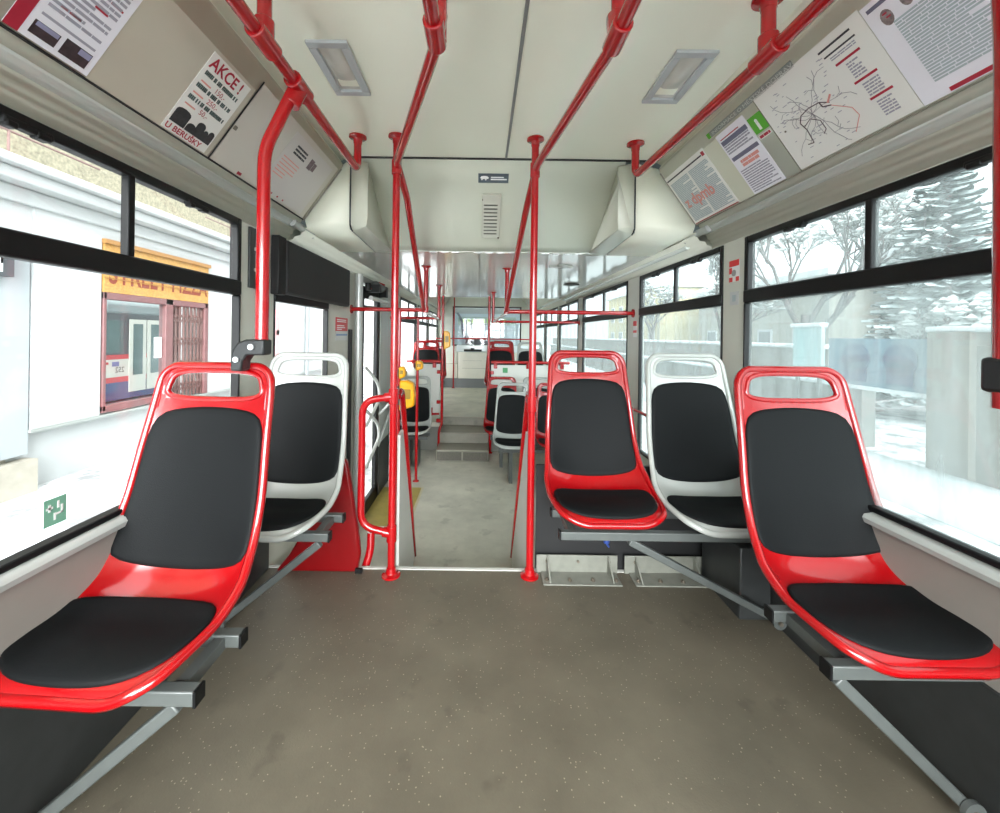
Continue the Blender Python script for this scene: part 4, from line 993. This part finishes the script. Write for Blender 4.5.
# ------------------------------------------------------------------ outside: street side
SNOW = bpy.data.materials.new('trodden_snow'); SNOW.use_nodes = True
n = SNOW.node_tree.nodes; l = SNOW.node_tree.links; tc = n.new('ShaderNodeTexCoord'); t1 = n.new('ShaderNodeTexNoise'); t1.inputs['Scale'].default_value = 2.4; t1.inputs['Detail'].default_value = 9; t1.inputs['Roughness'].default_value = .7
l.new(tc.outputs['Object'], t1.inputs['Vector']); r1 = n.new('ShaderNodeValToRGB'); r1.color_ramp.elements[0].position = .40; r1.color_ramp.elements[1].position = .52
r1.color_ramp.elements[0].color = srgb(140, 142, 143); r1.color_ramp.elements[1].color = srgb(234, 238, 240); l.new(t1.outputs['Fac'], r1.inputs[0]); l.new(r1.outputs[0], n['Principled BSDF'].inputs['Base Color']); n['Principled BSDF'].inputs['Roughness'].default_value = .8
struct(MB().box(-40, 60, -30, 80, STREET-.3, STREET).build('ground', SNOW))
HW_ = mat('house_white', (170, 174, 174), .7, var=.03, scale=1.5)
HG = mat('house_grey', (150, 157, 160), .7, var=.04, scale=1.5)
STUC = mat('speckled_stucco', (146, 142, 122), .85, var=.34, scale=26, bump=.3, bscale=40)
OSB = mat('chipboard', (172, 130, 66), .6, var=.28, scale=38)
MAUVE = mat('mauve_frame', (112, 76, 76), .5, var=.08)
XB = -5.3
hs = thing('shop_building', 'white street building with cornice, chipboard sign and barred shop door', 'building', (XB, 7, STREET))
b = MB(); b.box(XB-.6, XB-.12, 3.45, 16, STREET, -.02)    # lower wall
b.box(XB-.6, XB-.12, 3.45, 4.72, -.02, .0)
b.box(XB-.6, XB, 4.72, 5.56, -.02, 2.60)                    # block left of the shop window
b.box(XB-.6, XB, 7.70, 9.1, -.02, 2.60); b.box(XB-.6, XB, 10.4, 16, -.02, 2.6); b.box(XB-.6, XB, 9.1, 10.4, 1.75, 2.6)
b.box(XB-.6, XB, 5.56, 7.70, 2.42, 2.60)
b.build('wall', HW_, hs)
b = MB(); b.box(XB-.12, XB+.02, 4.70, 16, -.055, -.02); b.build('ledge', mat('ledge_grey', (140, 146, 142), .6), hs)
b = MB(); b.box(XB-1.3, XB-.02, 3.45, 4.70, -.30, 2.0); b.box(XB-.9, XB-.02, -6, 3.45, -.35, 2.60); b.build('porch_wall', HG, hs)
b = MB(); b.box(XB-.9, XB-.02, -6, 4.72, 2.0, 2.60); b.build('upper_porch_wall', HW_, hs)
b = MB(); b.box(XB-.6, XB+.35, -6, 16, 2.92, 3.02); b.box(XB-.6, XB+.25, -6, 16, 2.78, 2.92); b.box(XB-.6, XB+.06, -6, 16, 2.60, 2.78); b.build('cornice', HW_, hs, bevel=.02)
MB().box(XB-.6, XB-.05, -6, 16, 3.02, 9).build('stucco_wall', STUC, hs)
b = MB(); b.box(XB-.3, XB+.06, 2.2, 4.74, STREET, -.36); b.box(XB-.3, XB-.10, 2.2, 4.55, -.36, -.24); b.build('entrance_step', mat('sandstone', (158, 154, 142), .8, var=.12, scale=8), hs)
# sign
b = MB(); b.box(XB-.06, XB+.02, 5.58, 7.70, 1.70, 2.38); sg = b.build('sign_board', OSB, hs)
b = MB(); b.box(XB-.06, XB+.06, 5.56, 7.72, 2.38, 2.44); b.box(XB+.02, XB+.03, 5.58, 7.7, 1.895, 1.905); b.build('sign_lip', mat('osb_dark', (150, 110, 60), .6), hs)
text('STREET PIZZA', (XB+.02, 5.64, 1.835), (0, 1, 0), (0, 0, 1), .46, mat('sign_brown', (118, 48, 26), .6), hs, sx=.70, off=.004, bold=.008)
# shop window
b = MB(); b.box(XB-.10, XB+.02, 5.58, 5.63, .02, 1.70); b.box(XB-.10, XB+.02, 6.68, 6.84, .02, 1.70); b.box(XB-.10, XB+.02, 7.62, 7.72, -.02, 1.70); b.box(XB-.10, XB+.02, 5.58, 7.70, 1.60, 1.70); b.box(XB-.10, XB+.02, 5.58, 6.7, .0, .10); b.build('shop_frame', MAUVE, hs, bevel=.01)
mir = bpy.data.materials.new('shop_glass'); mir.use_nodes = True; n = mir.node_tree.nodes; n['Principled BSDF'].inputs['Base Color'].default_value = srgb(60, 70, 72)
_g = n.new('ShaderNodeBsdfGlossy'); _g.inputs['Roughness'].default_value = .01; _g.inputs['Color'].default_value = (.8, .85, .85, 1); _m = n.new('ShaderNodeMixShader'); _m.inputs[0].default_value = .72
mir.node_tree.links.new(n['Principled BSDF'].outputs[0], _m.inputs[1]); mir.node_tree.links.new(_g.outputs[0], _m.inputs[2]); mir.node_tree.links.new(_m.outputs[0], n['Material Output'].inputs[0])
MB().box(XB-.06, XB-.04, 5.62, 6.70, .08, 1.62).build('shop_glass', mir, hs)
t2 = MB().box(XB-.035, XB-.03, 6.52, 6.66, .72, 1.06).build('door_note', PRW, hs); b = MB(); b.box(XB-.03, XB-.028, 6.56, 6.62, .76, .84); b.build('note_print', INKT, t2)
MB().box(XB-.5, XB-.45, 6.84, 7.64, -.02, 1.70).build('dark_doorway', mat('doorway_mauve', (92, 62, 62), .7), hs)
b = MB(); n_ = 9
for k in range(n_):
    y = 6.88+k*.09
    b.box(XB-.05, XB-.02, y-.012, y+.012, .0, 1.60)
b.build('scissor_bars', mat('gate_mauve', (100, 72, 68), .5, metal=.1), hs)
b = MB()
for k in range(n_-1):
    y = 6.88+k*.09
    for z in (.12, .52, .92, 1.32):
        b.beam((XB-.015, y, z), (XB-.015, y+.09, z+.13), .012, .016); b.beam((XB-.012, y+.09, z), (XB-.012, y, z+.13), .012, .016)
b.build('scissor_lattice', mat('gate_mauve', (100, 72, 68), .5), hs)
# further pink shop front seen beyond the first window
b = MB(); b.box(XB-.05, XB+.03, 9.1, 9.25, -.02, 1.75); b.box(XB-.05, XB+.03, 10.25, 10.4, -.02, 1.75); b.box(XB-.05, XB+.03, 9.1, 10.4, 1.1, 1.22); b.build('far_shop_frame', mat('rose_frame', (206, 150, 152), .6), hs)
MB().box(XB-.04, XB-.02, 9.25, 10.25, -.02, 1.1).build('far_shop_glass', mir, hs)
b = MB(); b.tube([(XB+.05, 12.0, STREET), (XB+.05, 12.0, 2.9)], .06); b.build('drainpipe', mat('pipe_grey', (130, 136, 138), .5), hs)
# wires above the cornice
b = MB(); b.tube([(XB+.3, 3.6, 3.25), (XB+.3, 5.2, 3.25)], .012, n=6); b.tube([(XB+.3, 4.2, 3.02), (XB+.3, 4.2, 3.27)], .012, n=6); b.tube([(XB+.3, 7.2, 3.22), (XB+.3, 9.2, 3.22)], .012, n=6); b.tube([(XB+.3, 7.9, 3.02), (XB+.3, 7.9, 3.22)], .012, n=6); b.build('bird_wire', mat('wire', (120, 96, 92), .5), hs)
t = tag(MB().box(XB+.0, XB+.10, 3.45, 4.44, 1.74, 2.08).build('wall_sign', mat('sign_dark', (56, 62, 66), .5), loc=(XB, 3.8, 1.8)), 'dark sign box with a white letter T on the porch wall', 'sign')
text('T', (XB+.10, 4.31, 1.79), (0, 1, 0), (0, 0, 1), .30, PRW, t, align='CENTER', off=.003, bold=.006)

# coupled tram behind (its side shows in the shop glass)
tm = thing('coupled_tram', 'second tram coupled behind, seen through the rear window and in the shop glass', 'tram', (XC, 13, STREET))
TX0, TX1, TY0, TY1 = -1.16, 1.34, 10.05, 19.0
TW = mat('tram_cream', (218, 216, 206), .3, coat=.3); TR = mat('tram_red', (206, 46, 52), .3, coat=.3); TB = mat('tram_blue', (48, 60, 116), .3, coat=.3); TG = mat('tram_roof', (150, 160, 162), .5)
TGL = mat('tram_glass', (74, 98, 96), .08, coat=.5)
MB().box(TX0, TX1, TY0, TY1, 1.55, 1.95).build('roof', TG, tm, bevel=.12)
MB().box(TX0, TX1, TY0, TY1, .50, 1.60).build('window_band', mat('tram_pillar', (70, 72, 76), .4), tm)
MB().box(TX0-.004, TX1+.004, TY0-.004, TY1, .40, .52).build('upper_red_band', TR, tm)
MB().box(TX0-.002, TX1+.002, TY0-.002, TY1, -.06, .40).build('cream_band', TW, tm)
MB().box(TX0-.004, TX1+.004, TY0-.004, TY1, -.20, -.06).build('lower_red_band', TR, tm)
MB().box(TX0-.002, TX1+.002, TY0-.002, TY1, -.66, -.20).build('blue_skirt', TB, tm)
for y0, y1 in ((10.10, 10.62), (12.3, 13.4), (13.6, 14.7)): MB().box(TX0-.008, TX0+.0, y0, y1, .58, 1.42).build('side_window', TGL, tm, bevel=.02)
for y0 in (10.78, 11.36):
    MB().box(TX0-.02, TX0-.003, y0, y0+.55, -.50, 1.46).build('door_leaf', TW, tm, bevel=.02)
    MB().box(TX0-.026, TX0-.019, y0+.12, y0+.43, -.05, 1.34).build('door_window', TGL, tm, bevel=.003)
text('252', (TX0-.004, 10.66, .06), (0, -1, 0), (0, 0, 1), .20, INKD, tm, off=.002, sx=.9)
b = MB(); b.box(TX0-.006, TX0-.003, 10.30, 10.5, .22, .34); b.build('emblem', mat('emblem_blue', (110, 120, 170), .5), tm)
b = MB(); b.box(TX0-.006, TX0-.003, 10.10, 10.2, .28, .34); b.build('red_emblem', TR, tm)
MB().box(-.95, 1.12, TY0-.010, TY0, .62, 1.70).build('windscreen', mat('windscreen', (176, 198, 208), .35), tm)
MB().box(-.60, .85, TY0-.016, TY0-.008, 1.42, 1.62).build('destination_display', mat('led_display', (150, 176, 170), .3), tm)
b = MB()
for k, x in enumerate((-.50, -.38, -.27, -.14, .0, .11, .24, .36, .52)): b.box(x, x+.07, TY0-.02, TY0-.014, 1.47, 1.57)
b.build('led_segment', mat('led_green', (170, 210, 130), .4), tm)
b = MB(); b.tube([(-.62, TY0-.05, 1.72), (-.52, TY0-.06, 1.55), (-.47, TY0-.06, 1.2), (-.40, TY0-.05, 1.05)], .03, bend=.1); b.build('mirror_arm', mat('arm_grey', (96, 106, 118), .4), tm)
b = MB(); b.lathe([(.02, 0), (.24, .02), (.30, .10), (.27, .22), (.15, .28), (.02, .29)], (-.12, TY0-.05, .86), n=18)
b.build('headrest', mat('headrest', (96, 98, 104), .6), tm)

# ------------------------------------------------------------------ outside: far side
def blob_noise(p, s=1): return noise.noise(Vector(p)*s)
LEAF = bpy.data.materials.new('snowy_needles'); LEAF.use_nodes = True
n = LEAF.node_tree.nodes; l = LEAF.node_tree.links; g = n.new('ShaderNodeNewGeometry'); sp = n.new('ShaderNodeSeparateXYZ'); l.new(g.outputs['Normal'], sp.inputs[0])
tn = n.new('ShaderNodeTexNoise'); tn.inputs['Scale'].default_value = 5; tc = n.new('ShaderNodeTexCoord'); l.new(tc.outputs['Object'], tn.inputs['Vector'])
ad = n.new('ShaderNodeMath'); ad.operation = 'MULTIPLY_ADD'; l.new(tn.outputs['Fac'], ad.inputs[0]); ad.inputs[1].default_value = 1.6; l.new(sp.outputs['Z'], ad.inputs[2])
rp = n.new('ShaderNodeValToRGB'); rp.color_ramp.elements[0].position = .95; rp.color_ramp.elements[0].color = srgb(34, 48, 46); rp.color_ramp.elements[1].position = 1.0; rp.color_ramp.elements[1].color = srgb(168, 178, 178)
dv = n.new('ShaderNodeMath'); dv.operation = 'DIVIDE'; dv.inputs[1].default_value = 1.55; l.new(ad.outputs[0], dv.inputs[0]); l.new(dv.outputs[0], rp.inputs[0]); l.new(rp.outputs[0], n['Principled BSDF'].inputs['Base Color']); n['Principled BSDF'].inputs['Roughness'].default_value = .8
BARK = mat('bark', (74, 66, 60), .9, var=.3)
def spruce(x, y, h, r, label, seed, g=None):
    rr = random.Random(seed); t = thing('spruce_tree', label, 'tree', (x, y, STREET), 0, g)
    MB().lathe([(.16, 0), (.10, h*.5), (.02, h)], (x, y, STREET), n=8).build('trunk', BARK, t)
    b = MB(); rows = 44
    for i in range(rows):
        f_ = i/rows; z = STREET+h*(.10+.88*f_); R_ = r*(1-f_)**.85+.12; m_ = int(7+14*(1-f_))
        for k in range(m_):
            a = 2*PI*(k+rr.random())/m_; L_ = R_*rr.uniform(.75, 1.1); w = .12+.18*(1-f_)
            d = Vector((math.cos(a), math.sin(a), 0)); sd = Vector((-d.y, d.x, 0)); z0 = z+rr.uniform(-.08, .08)
            p0 = Vector((x, y, z0)); n_s = 4; vs = []
            for j in range(n_s+1):
                u = j/n_s; c = p0+d*(L_*u)+Vector((0, 0, -.30*L_*u+.12*L_*u*u)); ww = w*math.sin(PI*min(.98, u*.8+.12))*(1+rr.uniform(-.3, .3))
                vs += [c-sd*ww+Vector((0, 0, -.35*ww)), c+Vector((0, 0, .04)), c+sd*ww+Vector((0, 0, -.35*ww))]
            fs = []
            for j in range(n_s): q = j*3; fs += [(q, q+1, q+4, q+3), (q+1, q+2, q+5, q+4)]
            b.add(vs, fs, False)
    b.build('branches', LEAF, t, angle=20)
def bare_tree(x, y, h, label, seed, g=None, dense=6):
    rr = random.Random(seed); t = thing('bare_tree', label, 'tree', (x, y, STREET), 0, g)
    b = MB(); tips = []
    def grow(p, d, L_, r, lvl):
        q = p+d*L_; m_ = (p+q)/2+Vector((rr.uniform(-1, 1), rr.uniform(-1, 1), 0))*L_*.06
        b.tube([p, m_, q], r, n=5, cap=False)
        if lvl <= 1: tips.extend([m_, q])
        if lvl == 0: return
        for _ in range(3 if lvl > 1 else 4):
            nd = (d+Vector((rr.uniform(-1, 1), rr.uniform(-1, 1), rr.uniform(-.25, .7)))*.75).normalized(); grow(p+d*L_*rr.uniform(.55, 1), nd, L_*rr.uniform(.6, .8), r*.6, lvl-1)
    grow(Vector((x, y, STREET)), Vector((0, 0, 1)), h*.28, .12, dense)
    b.build('branches', mat('snowy_bark', (84, 78, 76), .9, var=.5, scale=6), t, angle=180)
    c = MB()
    for p in tips:
        if rr.random() < .33:
            s_ = rr.uniform(.05, .13); vs = [p+Vector(q)*s_ for q in ((1, 0, 0), (-1, 0, 0), (0, 1, 0), (0, -1, 0), (0, 0, .7), (0, 0, -.5))]
            c.add(vs, [(0, 2, 4), (2, 1, 4), (1, 3, 4), (3, 0, 4), (2, 0, 5), (1, 2, 5), (3, 1, 5), (0, 3, 5)])
    if c.v: o = c.build('snow_tufts', mat('tuft_snow', (170, 174, 172), .8, var=.25, scale=1.2), t); o['kind'] = 'stuff'
spruce(11.2, 9.7, 7.4, 1.7, 'snow-dusted spruce behind the fence, seen through the upper dirty pane', 3)
bare_tree(9.6, 11.9, 9.5, 'snowy bare tree behind the low wall near the window pillar', 11)
bare_tree(10.5, 17.5, 7.0, 'snowy bare tree farther along the low wall', 12)
bare_tree(10.2, 24, 8.0, 'far snowy bare tree beyond the low windows', 13)
bare_tree(8.6, 7.4, 4.0, 'smaller snowy bare tree beside the spruce', 15)
# low wall with snowy cap
t = thing('garden_wall', 'long grey garden wall with snow on its coping across the street', 'wall', (7.2, 15, STREET))
b = MB(); b.box(7.1, 7.4, 8.2, 40, STREET, .98); b.build('masonry', mat('wall_stone', (104, 102, 96), .85, var=.22, scale=3), t)
b = MB(); b.box(7.02, 7.48, 8.2, 40, .98, 1.07); b.build('snow_cap', mat('snow_clean', (196, 202, 204), .8), t, bevel=.03)
b = MB(); b.box(6.85, 7.1, 7.2, 40, STREET, .30); b.build('plinth', mat('wall_plinth', (100, 99, 94), .85, var=.2), t); b = MB(); b.box(6.75, 7.12, 7.2, 40, .30, .38); b.build('plinth_snow', mat('snow_clean', (196, 202, 204), .8), t, bevel=.03)
t = thing('gate_wall', 'taller pale wall section with snowy coping near the edge of view', 'wall', (6.6, 5, STREET))
b = MB(); b.box(6.5, 6.8, 1.0, 5.6, STREET, 1.12); b.box(6.4, 6.9, 5.25, 5.75, STREET, 1.3); b.build('masonry', mat('gate_stone', (112, 104, 94), .85, var=.15, scale=3), t)
b = MB(); b.box(6.4, 6.9, 1.0, 5.8, 1.30, 1.38); b.build('snow_cap', mat('snow_clean', (196, 202, 204), .8), t, bevel=.03)
b = MB(); b.box(6.45, 6.5, 1.4, 4.6, -.1, .95); b.build('panel', mat('gate_glass', (112, 134, 142), .4), t)
t = thing('blue_reflection', 'blue panel standing in for a window reflection, with two dark round shapes', 'reflection panel', (6.6, 7, STREET))
b = MB(); b.box(6.55, 6.62, 5.8, 7.55, .38, 1.20); b.build('panel', mat('reflection_blue', (78, 108, 126), .6, var=.15, scale=4), t)  # solid blue panel in place of a reflection in the window glass
b = MB()
for y in (6.25, 7.0): b.lathe([(.26, -.01), (.26, 0)], (6.54, y, .86), axis='x', n=24); b.box(6.53, 6.545, y-.2, y+.2, .46, .86)
b.build('round_shape', mat('reflection_dark', (30, 60, 92), .6), t)
b = MB(); b.box(6.5, 6.66, 5.8, 7.55, .33, .39); b.build('snow_strip', mat('snow_clean', (196, 202, 204), .8), t)
for y in (5.86, 7.5): MB().box(6.62, 6.68, y-.03, y+.03, STREET, .4).build('post', STEEL, t)
t = thing('notice_case', 'pale glass notice case with a snowy top on the street wall', 'notice case', (6.6, 8.1, STREET))
b = MB(); b.box(6.55, 6.62, 7.72, 8.42, .55, 1.42); b.build('case', mat('case_glass', (140, 170, 172), .3), t); b = MB(); b.box(6.5, 6.66, 7.68, 8.46, 1.42, 1.50); b.build('case_top', mat('snow_clean', (196, 202, 204), .8), t, bevel=.02)
for y in (7.8, 8.34): MB().box(6.57, 6.62, y-.03, y+.03, STREET, .56).build('post', STEEL, t)
# buildings far side
BR = mat('rose_render', (150, 104, 94), .8, var=.08); WD = mat('far_window', (84, 92, 98), .3); SNW = mat('snow_clean', (196, 202, 204), .8)
def building(x0, x1, y0, y1, h, m, label, win=True, roof=None):
    t = thing('town_house', label, 'building', ((x0+x1)/2, (y0+y1)/2, STREET))
    MB().box(x0, x1, y0, y1, STREET, h).build('wall', m, t)
    MB().box(x0-.3, x1+.3, y0-.3, y1+.3, h, h+.25).build('eaves', SNW, t)
    b = MB(); xm = (x0+x1)/2; b.prism([(x0-.3, y0-.3, h+.25), (x1+.3, y0-.3, h+.25), (xm, y0-.3, h+2.2)], (0, y1-y0+.6, 0)); b.build('roof', SNW if roof is None else roof, t)
    y = y0+.8; nwin = 0
    while y < y1-1.2 and win:
        for z in (.2, 2.4):
            if z+1.4 < h:
                nwin += 1
                f_ = MB().box(x0-.05, x0, y, y+.9, z, z+1.4).build('window', SNW, t); MB().box(x0-.07, x0-.04, y+.1, y+.8, z+.1, z+1.3).build('pane', WD, f_)
        y += 2.1
building(14, 20, 2, 13.2, 4.3, BR, 'rose-coloured house with a snowy roof behind the spruce')
building(13, 20, 15, 24, 3.6, mat('cream_render', (160, 158, 148), .8), 'pale cream house seen through the low windows')
building(12, 20, 27, 38, 4.6, mat('yellow_render', (170, 160, 126), .8), 'yellowish house far along the street')
# snowy verge
b = MB(); vs = []; N = 40
for i in range(N+1):
    y = 0+i*30/N
    for x, z in ((4.9, STREET), (5.3, STREET+.10), (5.8, STREET+.16+.05*blob_noise((0, y, 0), .8)), (6.3, STREET+.12)): vs.append((x, y, z+.03*blob_noise((x, y, 3), 1.3)))
b.add(vs, [(i*4+j, i*4+j+1, i*4+j+5, i*4+j+4) for i in range(N) for j in range(3)], True)
tag(b.build('snow_bank', SNW, solid=.02), kind='stuff', label='low bank of snow along the far pavement', cat='snow')
# grey road lane between tram and verge
struct(MB().box(1.7, 4.6, -10, 60, STREET, STREET+.006).build('road', mat('slushy_road', (196, 200, 202), .6, var=.25, scale=1.4)))
# carriage exterior skin under the floor, keeps daylight out of the step well
struct(MB().box(XL-.07, XR+.07, 1.99, 6.1, LOW-.12, LOW-.061).build('floor_underframe', VOID))
struct(MB().box(XC-1.15, XC+1.15, YE, RY+.07, CEIL+.045, CEIL+.08).build('ceiling_roof_skin', TG))
for side in (-1, 1):
    U = lambda u: XC+side*u
    b = MB(); b.add([(U(1.21), YE, 1.76), (U(1.21), RY+.07, 1.76), (U(1.14), RY+.07, CEIL+.06), (U(1.14), YE, CEIL+.06)], [(0, 1, 2, 3)]); struct(b.build('wall_roof_side', TG, solid=.01))
